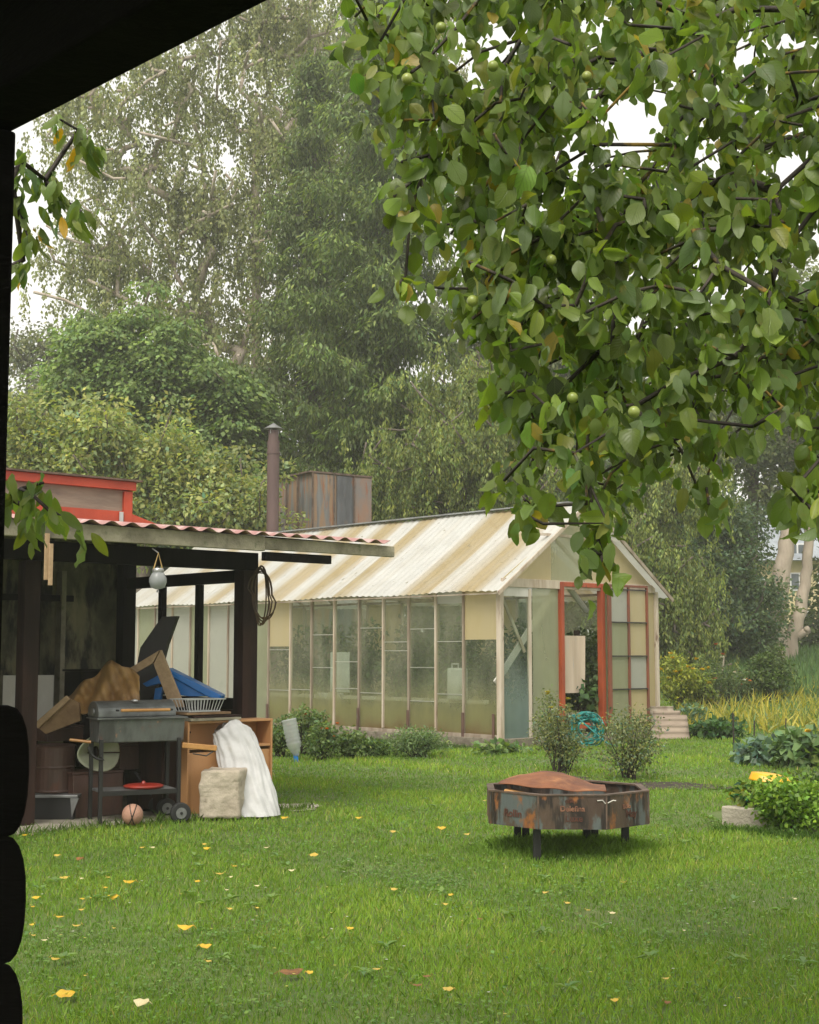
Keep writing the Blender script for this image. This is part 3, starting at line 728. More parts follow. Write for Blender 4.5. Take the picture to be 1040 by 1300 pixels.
# ================================================================= SHED
def uv(p):
    d_ = V(p)-CAM; f = d_.y*CP+d_.z*SP_; return 520+1800*d_.x/f, 650-1800*(-d_.y*SP_+d_.z*CP)/f
def sShed(u, t, z=1.5):
    lo, hi = -6, 4
    for _ in range(40):
        m_ = (lo+hi)/2
        if uv(sh(m_, t, z))[0] < u: lo = m_
        else: hi = m_
    return lo
def tShed(u, s, z=1.5):
    lo, hi = 6, -3
    for _ in range(40):
        m_ = (lo+hi)/2
        if uv(sh(s, m_, z))[0] < u: lo = m_
        else: hi = m_
    return lo
def zS(s, t, v): p = sh(s, t, 0); u = uv(p+Z*1.5)[0]; return at(u, v, p.y).z
def shed():
    t = thing('open_shed', S0, 'open fronted lean-to shed with dark posts and pink corrugated roof', 'shed')
    tf = -.95; sE = sShed(503, tf, 2.2); sL = -4.2
    zf0 = zS(0, tf, 703.5); zf1 = zf0+.125
    # weathered fascia board in two lengths, and end
    sm = sShed(337, tf, 2.2)
    MB().obox(sh(sL, tf, zf0+.005), B*(sm-sL), A*.05, Z*.125).build('fascia', OLD, t, .006)
    MB().obox(sh(sm+.01, tf+.02, zf0+.02), B*(sE-sm-.01), A*.05, Z*.10).build('fascia', OLD, t, .006)
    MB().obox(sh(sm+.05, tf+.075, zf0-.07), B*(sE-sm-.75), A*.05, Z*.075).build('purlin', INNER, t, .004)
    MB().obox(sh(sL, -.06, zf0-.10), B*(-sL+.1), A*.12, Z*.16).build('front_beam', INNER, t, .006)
    # roof
    _s = sShed(341, 2.75, 2.5); _q = sh(_s, 2.75, 0); zr0 = zf1+.02; zr1 = at(341, 679, _q.y).z
    mb = MB(); nu = 340
    mb.grid(lambda a_, b_: sh(sL+(sE-.12-sL)*a_, tf-.06+(2.75-tf)*b_, zr0+(zr1-zr0)*b_+.016*math.sin(a_*(sE-.12-sL)*2*math.pi/.18)), nu, 6)
    mb.build('roof_sheeting', PINK, t, smooth=True, solid=.004)
    MB().obox(sh(sL, tf+.06, zr0-.035), B*(sE-.2-sL), A*(2.6-tf-.1)+Z*(zr1-zr0), Z*.012).build('roof_boards', INNER, t)
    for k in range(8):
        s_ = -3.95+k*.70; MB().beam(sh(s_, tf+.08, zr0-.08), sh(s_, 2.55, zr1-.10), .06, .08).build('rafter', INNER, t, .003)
    # posts
    def post(s_, t_, top, mat, w=.165, nm='post'):
        MB().obox(sh(s_-w/2, t_-w/2, 0), B*w, A*w*.9, Z*top).build(nm, mat, t, .008)
    post(0, 0, zf0-.105, DARKW)
    s35 = sShed(35, 0); post(s35, 0, zf0-.105, DARKW, .14)
    tR = tShed(159, 0); post(0, tR, zr1-.12, INNER, .15)
    post(s35-1.6, 0, zf0-.105, DARKW, .15)
    # side lattice frame between front and back post
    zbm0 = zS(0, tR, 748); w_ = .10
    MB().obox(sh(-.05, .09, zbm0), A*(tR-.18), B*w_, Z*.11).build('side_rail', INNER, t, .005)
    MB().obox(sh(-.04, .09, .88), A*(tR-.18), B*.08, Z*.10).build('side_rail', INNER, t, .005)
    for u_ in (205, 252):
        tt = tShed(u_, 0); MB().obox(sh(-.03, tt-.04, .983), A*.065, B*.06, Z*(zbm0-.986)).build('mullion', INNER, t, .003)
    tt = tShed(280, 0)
    # back wall, lower side wall, unseen left wall added to darken the inside
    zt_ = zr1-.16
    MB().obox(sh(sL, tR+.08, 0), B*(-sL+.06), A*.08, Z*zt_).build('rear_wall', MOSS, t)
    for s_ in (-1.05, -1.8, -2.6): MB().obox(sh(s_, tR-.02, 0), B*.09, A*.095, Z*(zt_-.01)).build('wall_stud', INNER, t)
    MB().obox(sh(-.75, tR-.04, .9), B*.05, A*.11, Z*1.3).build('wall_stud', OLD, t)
    MB().obox(sh(sL, -.1, 0), B*.08, A*(tR+.17), Z*zt_).build('unseen_side_wall', INNER, t)
    MB().obox(sh(-.035, .09, 0), A*(tR-.18), B*.06, Z*.877).build('side_boarding', DARKW, t)
    # wall clutter rails
    MB().obox(sh(-3.2, tR-.01, 1.9), B*2.6, A*.05, Z*.06).build('wall_rail', INNER, t)
    return tf, zf0, tR, zr1
tf, zf0, tR, zr1 = shed()
_pf = ground(120, 1053); _pt = (_pf-S0).dot(A); _pe = ground(392, 1032); _ps = (_pe-S0).dot(B)
SL = solo(MB().obox(sh(-4.3, _pt, -.06), B*(_ps+4.3), A*(2.6-_pt), Z*.085), 'concrete_pad', CONC, 'worn concrete pad beneath the open shed', 'slab', bevel=.01)

def outbuilding():
    s1 = sShed(167, 2.85, 2.8); s0 = -5.5; T0 = 2.85
    t = thing('red_outbuilding', sh(s1-1, T0, 0), 'red painted outbuilding with plywood panel rising behind the pink shed roof', 'outbuilding')
    zt_ = zS(s1, T0, 613); zm1 = zS(s1, T0, 630); zm0 = zS(s1, T0, 650)
    MB().obox(sh(s0, T0, 0), B*(s1-s0), A*2.2, Z*(zm0)).build('wall', REDP, t)
    MB().obox(sh(s0, T0+.03, zm0), B*(s1-s0-.03), A*2.1, Z*(zt_-zm0-.06)).build('panel', PLYW, t)
    MB().obox(sh(s1-.10, T0-.01, zm0-.4), B*.105, A*.1, Z*(zt_-zm0+.3)).build('corner_board', REDP, t, .004)
    MB().obox(sh(s0, T0-.04, zt_-.09), B*(s1-s0+.03), A*2.25, Z*.095).build('top_board', REDP, t, .004)
    MB().obox(sh(s0, T0-.09, zt_+.006), B*(s1-s0+.08), A*2.35, Z*.02).build('roof_edge', RIM, t)
    MB().obox(sh(s1-.16, T0-.03, zm0-.13), B*.04, A*.02, Z*.12).build('white_hook', WHITEPL, t)
    MB().prism([sh(s1, T0, zm0-.02), sh(s1+.35, T0, zm0-.12), sh(s1+.35, T0, zm0-.3), sh(s1, T0, zm0-.3)], A*.6).build('flashing', REDP, t)
outbuilding()

def tower():
    y = 31.0; cx = at(395, 800, y); c = V((cx.x, cx.y, zg(0, y)))
    r1 = at(472, 640, y+1.0); a1 = V((r1.x-cx.x, 1.0, 0)); l1 = at(353, 640, y+1.3); b1 = V((l1.x-cx.x, 1.3, 0))
    t = thing('tin_hut', c, 'tall hut clad in rust streaked blue grey tin behind the greenhouse ridge', 'hut')
    zt_ = at(395, 600, y).z; H = zt_-c.z
    MB().obox(c, a1, b1, Z*H).build('wall', TINB, t)
    n = 5; fs = [0, .40, .68, 1.0]; ms = [TINR, TIND, TINR]
    for i in range(3):
        o = c+a1*fs[i]; MB().obox(o-V((0, .03, 0))+a1*.012, a1*(fs[i+1]-fs[i]-.02), V((0, .02, 0)), Z*(H-.02)).build('cladding_sheet', [TINB, TIND, TINR][i], t)
    MB().obox(c+a1*0-V((0, .055, 0)), a1*.03, V((0, .03, 0)), Z*H).build('seam', RIM, t)
    for f in (.36, .70):
        o = c+a1*f-V((0, .055, 0)); MB().obox(o, a1*.018, V((0, .02, 0)), Z*H).build('seam', RIM, t)
    for f in (.33, .66):
        o = c+b1*f-V((.04, .02, 0)); MB().obox(o, b1*.02, V((-.03, -.01, 0)), Z*H).build('seam', RIM, t)
    MB().obox(c-V((.05, .09, 0))+Z*H, a1*1.05, b1*1.03, Z*.04).build('roof', RIM, t)
    # flue
    y2 = 29.5; p = at(345, 800, y2); zt2 = at(345, 545, y2).z; g = zg(0, y2)
    t = thing('chimney_pipe', V((p.x, p.y, g)), 'tall brown metal chimney pipe with pointed grey cap', 'chimney')
    MB().tube([V((p.x, p.y, g)), V((p.x, p.y, zt2-.25))], .128, 18).build('flue', CHIMN, t, smooth=False)
    MB().tube([V((p.x, p.y, zt2-.5)), V((p.x, p.y, zt2-.02))], .108, 18).build('flue_top', CHIMN, t)
    MB().tube([V((p.x, p.y, zt2-.53)), V((p.x, p.y, zt2-.49))], .14, 18).build('collar', CHIMN, t)
    MB().lathe(V((p.x, p.y, zt2)), [(.20, 0), (.205, .012), (.01, .13), (.004, .135)], 20).build('rain_cap', CAPM, t)
    for a_ in (0, 2.1, 4.2): MB().beam(V((p.x+.11*math.cos(a_), p.y+.11*math.sin(a_), zt2-.1)), V((p.x+.11*math.cos(a_), p.y+.11*math.sin(a_), zt2+.02)), .015, .015).build('bracket', CAPM, t)
tower()

# ---- things in and at the shed
ZP = .025
def grill():
    g0 = ground(125, 1050); g0.z = 0
    GB = V((.90, .436, 0)); GA = V((-.436, .90, 0))
    def g(s, t_, z): return g0+GB*s+GA*t_+Z*z
    t = thing('barbecue_grill', g(.4, .15, 0), 'grey oblong barbecue with closed lid and wooden handle on black legs', 'barbecue')
    def zz(v, tt=0): return at(125, v, g(0, tt, 0).y).z
    zb0, zb1, zl = zz(944), zz(914), zz(890, .2)
    w = .74; dp = .36; s0 = -.02
    # firebox tapering down
    def sec(s): return [g(s, .04, zb0), g(s, dp-.04, zb0), g(s, dp, zb1), g(s, 0, zb1)]
    MB().prism(sec(s0+.01), GB*(w-.02)).build('firebox', GRILLF, t, .01)
    MB().obox(g(s0-.01, -.02, zb1), GB*(w+.02), GA*(dp+.04), Z*.014).build('flange', GALV, t, .003)
    # lid: half barrel
    hl = zl-zb1-.016; prof = []
    for i in range(15):
        a_ = math.pi*i/14; prof.append(g(s0, dp/2-(dp/2+.01)*math.cos(a_), zb1+.016+.02+(hl-.02)*math.sin(a_)**.8))
    prof += [g(s0, dp+.01, zb1+.016), g(s0, -.01, zb1+.016)]
    lid = MB().prism(prof, B*w).build('lid', GALV, t, .006)
    MB().tube([g(.15, -.06, zb1+.075), g(.56, -.06, zb1+.075)], .013, 10).build('handle', WOODH, lid)
    for s_ in (.13, .58): MB().tube([g(s_, 0, zb1+.075), g(s_, -.06, zb1+.075)], .008, 6).build('handle_bracket', BLKM, lid)
    MB().tube([g(s0-.006, .12, zb1+.06), g(s0-.02, .12, zb1+.06)], .03, 12).build('vent', CAPM, lid)
    MB().lathe(g(.32, .16, zl-.004), [(.03, 0), (.025, .012), (.005, .018)], 12).build('thermometer', STEEL, lid)
    # legs
    for (s_, t_) in ((.01, .0), (.01, dp-.02), (w-.08, .0), (w-.08, dp-.02)):
        zb_ = .0 if s_ < .1 else .09
        MB().obox(g(s_-.016, t_-.016, zb_), GB*.032, GA*.032, Z*(zb0-zb_+.03)).build('leg', BLKM, t, .003)
    for t_ in (-.045, dp+.0):
        c = g(w-.08, t_, .085); wh = MB().tube([c, c-GA*.045], .085, 24).build('wheel', RUBBER, t, .01)
        MB().tube([c-GA*.046, c-GA*.052], .045, 16).build('rim', CAPM, wh); MB().tube([c-GA*.053, c-GA*.06], .012, 8).build('hub', BLKM, wh)
    zs_ = zz(1008)
    MB().obox(g(.02, .0, zs_), GB*(w-.12), GA*(dp-.02), Z*.02).build('shelf', CAPM, t, .003)
    MB().obox(g(.02, -.02, zs_-.02), GB*(w-.12), GA*.018, Z*.04).build('shelf_rail', BLKM, t, .002)
    # curved side handle at left with wooden grip, wooden grip at right
    MB().tube([g(-.22, .12, zb0+.03), g(-.06, .06, zb0+.01)], .012, 8).build('side_grip', WOODH, t)
    MB().tube([g(.0, -.03, zb0-.10-.02*0)]+[g(-.10+.13*(1-math.cos(a_)), -.03, zb0-.08-.11*math.sin(a_)+.06) for a_ in np.linspace(0, 1.5, 7)][::-1], .012, 6).build('side_hook', BLKM, t)
    MB().beam(g(w-.06, -.02, zb0-.03), g(w+.22, -.08, zb0-.06), .04, .045).build('side_shelf_arm', WOODH, t, .006)
    MB().tube([g(w+.02, -.06, zb0-.1), g(w+.13, -.08, zb0-.12), g(w+.19, -.08, zb0-.085)], .006, 6).build('trigger_hook', BLKM, t)
    # red lid on the shelf
    c = g(.40, .13, zs_+.022)
    t2 = thing('red_pan_lid', c, 'flat red enamel lid lying on the barbecue shelf', 'lid')
    MB().lathe(c, [(.15, 0), (.165, .012), (.165, .022), (.14, .030), (.02, .036)], 28).build('disc', REDM, t2, smooth=True)
    MB().lathe(c, [(.02, .037), (.012, .055), (.0, .06)], 10).build('knob', REDM, t2)
    # basin behind
    c = g(.05, dp+.10, zb0-.10)
    mb = MB().grid(lambda a_, b_: c + B*(.19*(.3+b_*.7)*math.cos(a_*6.283)*1.05) + Z*(.16*(.25+b_*.75)*math.sin(a_*6.283)+.02*math.sin(a_*12)) - A*(.10*b_), 28, 6)
    solo(mb, 'plastic_basin', BASINM, 'pale green plastic basin hung behind the barbecue legs', 'basin', solid=.006, smooth=True)
    # ball
    c = ground(168, 1052); c = V((c.x, c.y, 0)); r_ = .085
    t3 = thing('rubber_ball', c, 'faded pink ball with black bands lying before the barbecue', 'ball')
    prof = [(max(.001, r_*math.sin(a_)), r_+ZP-r_*math.cos(a_)) for a_ in np.linspace(0.02, math.pi-.02, 14)]
    MB().lathe(c, prof, 22).build('shell', BALLM, t3, smooth=True)
    for tl, ax in ((.5, V((1, .1, .25))), (-.6, V((.9, .2, -.35)))):
        q = ax.normalized(); p_ = q.cross(Z).normalized(); r2 = q.cross(p_)
        MB().tube([c+Z*(r_+ZP)+(p_*math.cos(a_)+r2*math.sin(a_))*(r_+.001) for a_ in np.linspace(0, 6.283, 28)], .004, 5).build('band', BLKM, t3)
grill()

def cabinet():
    # orange-tan cabinet, its front facing us
    t0 = -.34; s1 = sShed(346, t0, .5); s0 = sShed(238, t0, .5)
    H = zS(s1, t0, 912)
    t = thing('chipboard_cabinet', sh((s0+s1)/2, t0+.2, 0), 'open orange veneer cabinet standing by the shed corner post', 'cabinet')
    d = .235; w = s1-s0
    MB().obox(sh(s0, t0, ZP), B*.02, A*d, Z*(H-ZP)).build('side_panel', CABW, t, .002)
    MB().obox(sh(s1-.02, t0, ZP), B*.02, A*d, Z*(H-ZP)).build('side_panel', CABW, t, .002)
    MB().obox(sh(s0+.021, t0+.003, H-.02), B*(w-.042), A*(d-.01), Z*.02).build('top', CABW, t, .002)
    MB().obox(sh(s0+.021, t0+d-.02, ZP), B*(w-.042), A*.012, Z*(H-ZP-.025)).build('back_panel', CABW, t)
    MB().obox(sh(s0+.021, t0+.005, H-.24), B*(w-.042), A*(d-.03), Z*.02).build('shelf', CABW, t, .002)
    MB().obox(sh(s0+.021, t0+.02, ZP+.003), B*(w-.042), A*.016, Z*(H-.27-ZP)).build('door', CABW, t, .002)
    # boards stacked on top
    for k, (m_, dx, hh) in enumerate(((OLD, 0, .022), (DARKW, .04, .018), (CHIPD, -.02, .02))):
        solo(MB().obox(sh(s0-.0+dx, t0-.05+.02*k, H+.004+.025*k), B*(.52-.03*k), A*.30, Z*hh), 'loose_board', m_,
             ['lowest board of the pile on the orange cabinet', 'dark middle board of the pile on the orange cabinet', 'topmost board of the pile on the orange cabinet'][k], 'board', 'boards piled on the cabinet', bevel=.003)
    # white wire basket
    bp = sh(s0+.18, t0+.12, H+.085); tb = thing('wire_basket', bp, 'small white wire basket below the blue plastic crate', 'basket')
    mb = MB()
    for i in range(12):
        x = -.19+.38*i/11; mb.tube([bp+B*x*.8-A*.1, bp+B*x-A*.12+Z*.10], .0035, 4); mb.tube([bp+B*x*.8+A*.1, bp+B*x+A*.12+Z*.10], .0035, 4)
    mb.build('wires', WHITEPL, tb)
    MB().tube([bp+B*.2-A*.13+Z*.1, bp+B*.2+A*.13+Z*.1, bp-B*.2+A*.13+Z*.1, bp-B*.2-A*.13+Z*.1, bp+B*.2-A*.13+Z*.1], .005, 5).build('rim', WHITEPL, tb)
    MB().obox(bp-B*.16-A*.11-Z*.006, B*.32, A*.22, Z*.006).build('floor', WHITEPL, tb)
    return s0, s1, t0, H
cs0, cs1, ct0, cH = cabinet()

def sack_block():
    c = ground(282, 1043); c.z = 0
    x0 = at(252, 1043, c.y).x; x1 = at(309, 1043, c.y).x; h = at(282, 978, c.y).z; w = x1-x0
    vs = []
    mb = MB(); n = 7
    def f(face, a_, b_): pass
    me = MB().obox(V((x0, c.y+.02, ZP)), V((w*.9, .0, 0))*1.0+V((0, -.02, 0)), V((.05, .34, 0)), Z*(h-ZP))
    o = solo(me, 'stone_block', BLOCKM, 'rough pale stone block in front of the white sack', 'block')
    sb = o.modifiers.new('Sub', 'SUBSURF'); sb.subdivision_type = 'SIMPLE'; sb.levels = sb.render_levels = 4
    bv = o.modifiers.new('Bev', 'BEVEL'); bv.width = .03; bv.segments = 3; bv.limit_method = 'ANGLE'
    tx = bpy.data.textures.new('rough stone', 'CLOUDS'); tx.noise_scale = .12
    dm = o.modifiers.new('Dis', 'DISPLACE'); dm.texture = tx; dm.strength = .035; dm.mid_level = .5
    # move bevel first
    # sack: crumpled white sack leaning on the cabinet
    g0 = ground(322, 1040); g0.z = 0; y = g0.y-.02
    bl = at(287, 1020, y).x; br = at(354, 1020, y).x; tl = at(269, 930, y+.25).x; tr = at(319, 922, y+.25).x
    zt_ = at(300, 917, y+.25).z
    def fn(a_, b_):
        th = a_*2*math.pi; z = ZP+zt_*b_
        xl = bl+(tl-bl)*b_**.8; xr = br+(tr-br)*b_**1.2; cx = (xl+xr)/2; hw = (xr-xl)/2*(1+.0*b_)
        dpth = (.13-.06*b_)
        r_ = 1+.10*math.sin(th*3+b_*3)+.06*math.sin(th*9-b_*5+math.sin(b_*9))+.06*math.sin(th*17+b_*11+2*math.sin(b_*7))+.05*math.sin(b_*31+th*4)*(.3+b_)
        z2 = z*(1-.06*(1+math.sin(th*2+1))*b_)
        k = 1 if b_ < .97 else .6
        return V((cx+hw*math.copysign(abs(math.cos(th))**.8, math.cos(th))*(1+.3*(r_-1))*k, y+.08+.22*b_+dpth*math.sin(th)*r_*k, z2))
    mb = MB().grid(fn, 110, 44); 
    tb = len(mb.v); mb.add([fn(i/14, 1.0) for i in range(14)], [tuple(range(14))])
    solo(mb, 'white_sack', SACK, 'crumpled white sack leaning against the orange cabinet', 'sack', smooth=True)
sack_block()

def clutter():
    P = lambda u, v, y: at(u, v, y)
    y = 12.3
    # dark wedge board
    pts = [P(168, 870, 13.2), P(178, 822, 13.2), P(205, 783, 13.2), P(225, 782, 13.2), P(212, 818, 13.2), P(196, 880, 13.2), P(180, 905, 13.2)]
    solo(MB().prism(pts, V((.02, .05, 0))), 'dark_board', DARKB, 'black curved board rising behind the chipboard corner frame', 'board', bevel=.006)
    # L-shaped chipboard frame: two limbs
    t = thing('chipboard_offcut', P(190, 900, 12.55), 'chipboard corner frame like an upturned V above the barbecue', 'board frame')
    MB().prism([P(152, 856, 12.5), P(203, 825, 12.5), P(194, 842, 12.5), P(152, 866, 12.5)], V((0, .08, 0))).build('limb', CHIPB, t, .003)
    MB().prism([P(204, 825, 12.497), P(232, 893, 12.497), P(233, 898, 12.497), P(216, 898, 12.497), P(195, 843, 12.497)], V((0, .08, 0))).build('limb', CHIPB, t, .003)
    # canvas
    def cf(a_, b_):
        u = 82+95*a_; top_ = 886-46*min(1, a_*1.6)+30*max(0, a_-.72)*2.2; bot = 904-2*a_
        v = top_+(bot-top_)*b_ + 3*math.sin(a_*19+b_*3)
        return P(u, v, 12.25-.25*b_+.05*math.sin(a_*15+b_*6)+.03*math.sin(a_*31-b_*9))
    solo(MB().grid(cf, 40, 12), 'oilcloth', CANV, 'crumpled brown oilcloth heaped behind the barbecue lid', 'cloth', solid=.008, smooth=True)
    solo(MB().prism([P(146, 862, 12.3), P(149, 848, 12.3), P(153, 850, 12.3), P(168, 884, 12.3), P(150, 895, 12.3)], V((0, .05, .01))), 'brown_board', CHIPD, 'small brown board poking up through the oilcloth', 'board')
    # chipboard scrap left
    solo(MB().prism([P(46, 922, 11.95), P(84, 884, 11.95), P(100, 893, 11.95), P(102, 915, 11.95), P(58, 932, 11.95)], V((.0, .06, 0))), 'chipboard_scrap', CHIPD, 'chipboard offcut lying left of the barbecue lid', 'board', bevel=.003)
    solo(MB().prism([P(44, 918, 11.9), P(84, 883, 11.9), P(88, 888, 11.9), P(48, 925, 11.9)], V((0, .04, 0))), 'pale_batten', CHIPB, 'pale batten along the upper edge of the left chipboard offcut', 'batten', bevel=.003)
    # blue crate
    t = thing('blue_crate', P(235, 895, 12.9), 'tilted blue plastic crate above the white wire basket', 'crate')
    def bl(poly, y0, e): return MB().prism([P(a_, b_, y0) for a_, b_ in poly], e)
    bl([(212, 848), (281, 883), (279, 889), (262, 884), (216, 858)], 12.7, V((0, .30, 0))).build('rim', BLUEP, t, .008)
    bl([(216, 858), (262, 884), (240, 884), (224, 882)], 12.72, V((0, .26, 0))).build('wall', BLUEP, t, .004)
    bl([(181, 868), (212, 851), (216, 872), (202, 868), (186, 872)], 12.75, V((0, .26, 0))).build('side', BLUEP, t, .004)
    bl([(197, 874), (206, 872), (203, 890), (195, 888)], 12.74, V((0, .1, 0))).build('grip', BLUEP, t, .004)
    # white boards left
    solo(MB().obox(P(45, 928, 12.9), V(((P(62, 928, 12.9)-P(45, 928, 12.9)).x+.03, 0, 0)), V((0, .03, 0)), Z*.5), 'white_board', WHITEP, 'white board standing just right of the left shed post', 'board', bevel=.003)
    solo(MB().obox(P(2, 931, 12.7), V((.20, 0, 0)), V((0, .03, 0)), Z*.51), 'white_board', WHITEP, 'white board standing just left of the left shed post', 'board', bevel=.003)
    # barrel and boxes
    g_ = sh(-2.0, .1)
    def box_thing(u0, u1, v0, v1, y0, dpt, name, mat, label, cat, lidm=None):
        a_ = P(u0, v1, y0); b_ = P(u1, v1, y0); tp = P(u0, v0, y0).z; zb_ = max(a_.z, ZP)
        t = thing(name, V(((a_.x+b_.x)/2, y0+dpt/2, zb_)), label, cat)
        MB().obox(V((a_.x, y0, zb_)), B*((b_.x-a_.x)/.739), A*dpt, Z*(tp-zb_-.02)).build('body', mat, t, .008)
        MB().obox(V((a_.x-.01, y0-.01, tp-.018)), B*((b_.x-a_.x)/.739+.02), A*(dpt+.02), Z*.018).build('lid', lidm or mat, t, .004)
        return t
    box_thing(92, 146, 981, 1042, 11.95, .35, 'metal_box', BROWNM, 'brown scuffed metal box on the ground behind the barbecue', 'box')
    box_thing(60, 98, 922, 942, 12.25, .4, 'brown_box', BROWNM, 'small brown box below the chipboard offcut', 'box')
    box_thing(152, 205, 944, 978, 12.35, .4, 'dark_box', BROWNM, 'dark brown box stacked behind the barbecue firebox', 'box')
    box_thing(176, 192, 980, 1030, 12.45, .2, 'small_crate', DARKW, 'narrow dark crate standing under the barbecue shelf', 'crate')
    box_thing(205, 236, 930, 1030, 12.2, .4, 'side_cupboard', DARKW, 'dark brown cupboard between barbecue and orange cabinet', 'cupboard')
    # barrel
    c = P(68, 1005, 12.1); r_ = .17; zb_ = c.z; h = P(68, 945, 12.1).z-zb_
    t = thing('metal_drum', V((c.x, 12.1, zb_)), 'brown metal drum with pale scuffs on the low stand', 'drum')
    MB().lathe(V((c.x, 12.1, zb_)), [(r_, 0), (r_+.006, .012), (r_, .025), (r_, h*.5), (r_+.006, h*.5+.012), (r_, h*.5+.025), (r_, h-.02), (r_+.006, h-.008), (r_-.01, h)], 28).build('body', BROWNM, t, smooth=False)
    MB().lathe(V((c.x, 12.1, zb_)), [(r_-.012, h+.001), (.03, h+.012)], 24).build('top', BROWNM, t)
    t = thing('low_stand', V((c.x, 12.05, ZP)), 'low black stand with metal top carrying the brown drum', 'stand')
    MB().obox(V((c.x-.24, 11.86, zb_-.028)), V((.50, 0, 0)), V((0, .42, 0)), Z*.024).build('top', CAPM, t, .004)
    MB().obox(V((c.x-.22, 11.9, ZP)), V((.44, 0, 0)), V((0, .36, 0)), Z*(zb_-.03-ZP)).build('body', BLKM, t, .004)
    MB().prism([V((c.x+.20, 11.855, zb_-.03)), V((c.x+.27, 11.855, zb_-.03)), V((c.x+.215, 11.855, zb_-.18))], V((0, .02, 0))).build('corner_plate', CAPM, t)
    # small jack trolley under the barbecue
    t = thing('hand_trolley', P(205, 1035, 12.4)*1, 'small black trolley with a wheel behind the barbecue shelf', 'trolley')
    w0 = V((P(200, 1000, 12.3).x, 12.3, .10)); MB().tube([w0, w0+V((.0, .05, 0))], .075, 18).build('wheel', RUBBER, t, .01)
    MB().tube([w0, w0+V((-.02, .08, .35))], .012, 6).build('strut', BLKM, t); MB().tube([w0+V((-.2, .02, .28)), w0+V((0, .03, .0))], .012, 6).build('strut', BLKM, t)
    # clutter behind in shed, its shade put into the colour
    box_thing(100, 150, 850, 975, 13.0, .3, 'shed_cupboard', INNER, 'cupboard in painted shade standing against the mossy rear wall', 'cupboard')
    # hanging jar lantern
    c = sh(sShed(201, tf-.06, 2.1), tf-.06, 0); zt_ = at(201, 702, c.y).z; zj = at(201, 748, c.y).z
    zc = at(201, 720, c.y).z; hj = zc-zj; r_ = hj*.40
    t = thing('jar_lantern', c+Z*zj, 'round glass jar lantern hung by tan cord from the grey fascia', 'lantern')
    MB().lathe(c+Z*zj, [(r_*.25, 0), (r_*.8, hj*.08), (r_, hj*.32), (r_*.98, hj*.5), (r_*.7, hj*.72), (r_*.55, hj*.78)], 20).build('jar', JARG, t, smooth=True)
    MB().lathe(c+Z*(zj+hj*.785), [(r_*.66, 0), (r_*.68, hj*.1), (r_*.60, hj*.16)], 18).build('collar', STEEL, t)
    MB().tube([c+B*(-r_*.6)+Z*(zc-.02), c+Z*(zt_), c+B*(r_*.6)+Z*(zc-.02)], .006, 6).build('cord', ROPE, t)
    MB().lathe(c+Z*(zj-.025), [(.012, 0), (.006, .022)], 8).build('drip_tip', STEEL, t)
    MB().tube([c+Z*zt_+A*.0, c+Z*(zt_+.04)+A*.09], .005, 6).build('hook', STEEL, t)
    # hanging sticks at left
    c = sh(sShed(59, tf-.04, 2.1), tf-.04, 0)
    for k, (u_, v0, v1, w_) in enumerate(((57, 677, 736, .035), (61, 690, 743, .03))):
        q = sh(sShed(u_, tf-.04, 2.1), tf-.045-.02*k, 0); z1 = at(u_, v0, q.y).z; z0 = at(u_, v1, q.y).z
        solo(MB().obox(q+Z*z0, B*w_, A*.018, Z*(z1-z0)), 'hanging_batten', CHIPB, ['longer of two pale battens hanging from the shed fascia', 'lower shorter of two pale battens hanging from the shed fascia'][k], 'batten', 'battens hanging from the fascia', bevel=.002)
    # cable coil on the corner post
    c = at(331, 756, 12.8); mb = MB()
    for k in range(6):
        r1, r2 = .05+.012*k, .27-.012*k; pts = []
        for i in range(25):
            a_ = 2*math.pi*i/24; pts.append(c+V((r1*math.sin(a_)+.01*math.sin(k*2)+(.03 if math.cos(a_) < 0 else 0)*k*.3, -.02*k*.5, r2*math.cos(a_)+.008*math.sin(3*a_+k))))
        mb.tube(pts, .007, 6)
    solo(mb, 'cable_coil', CABLE, 'coiled brown cable hanging on the shed corner post', 'cable')
clutter()

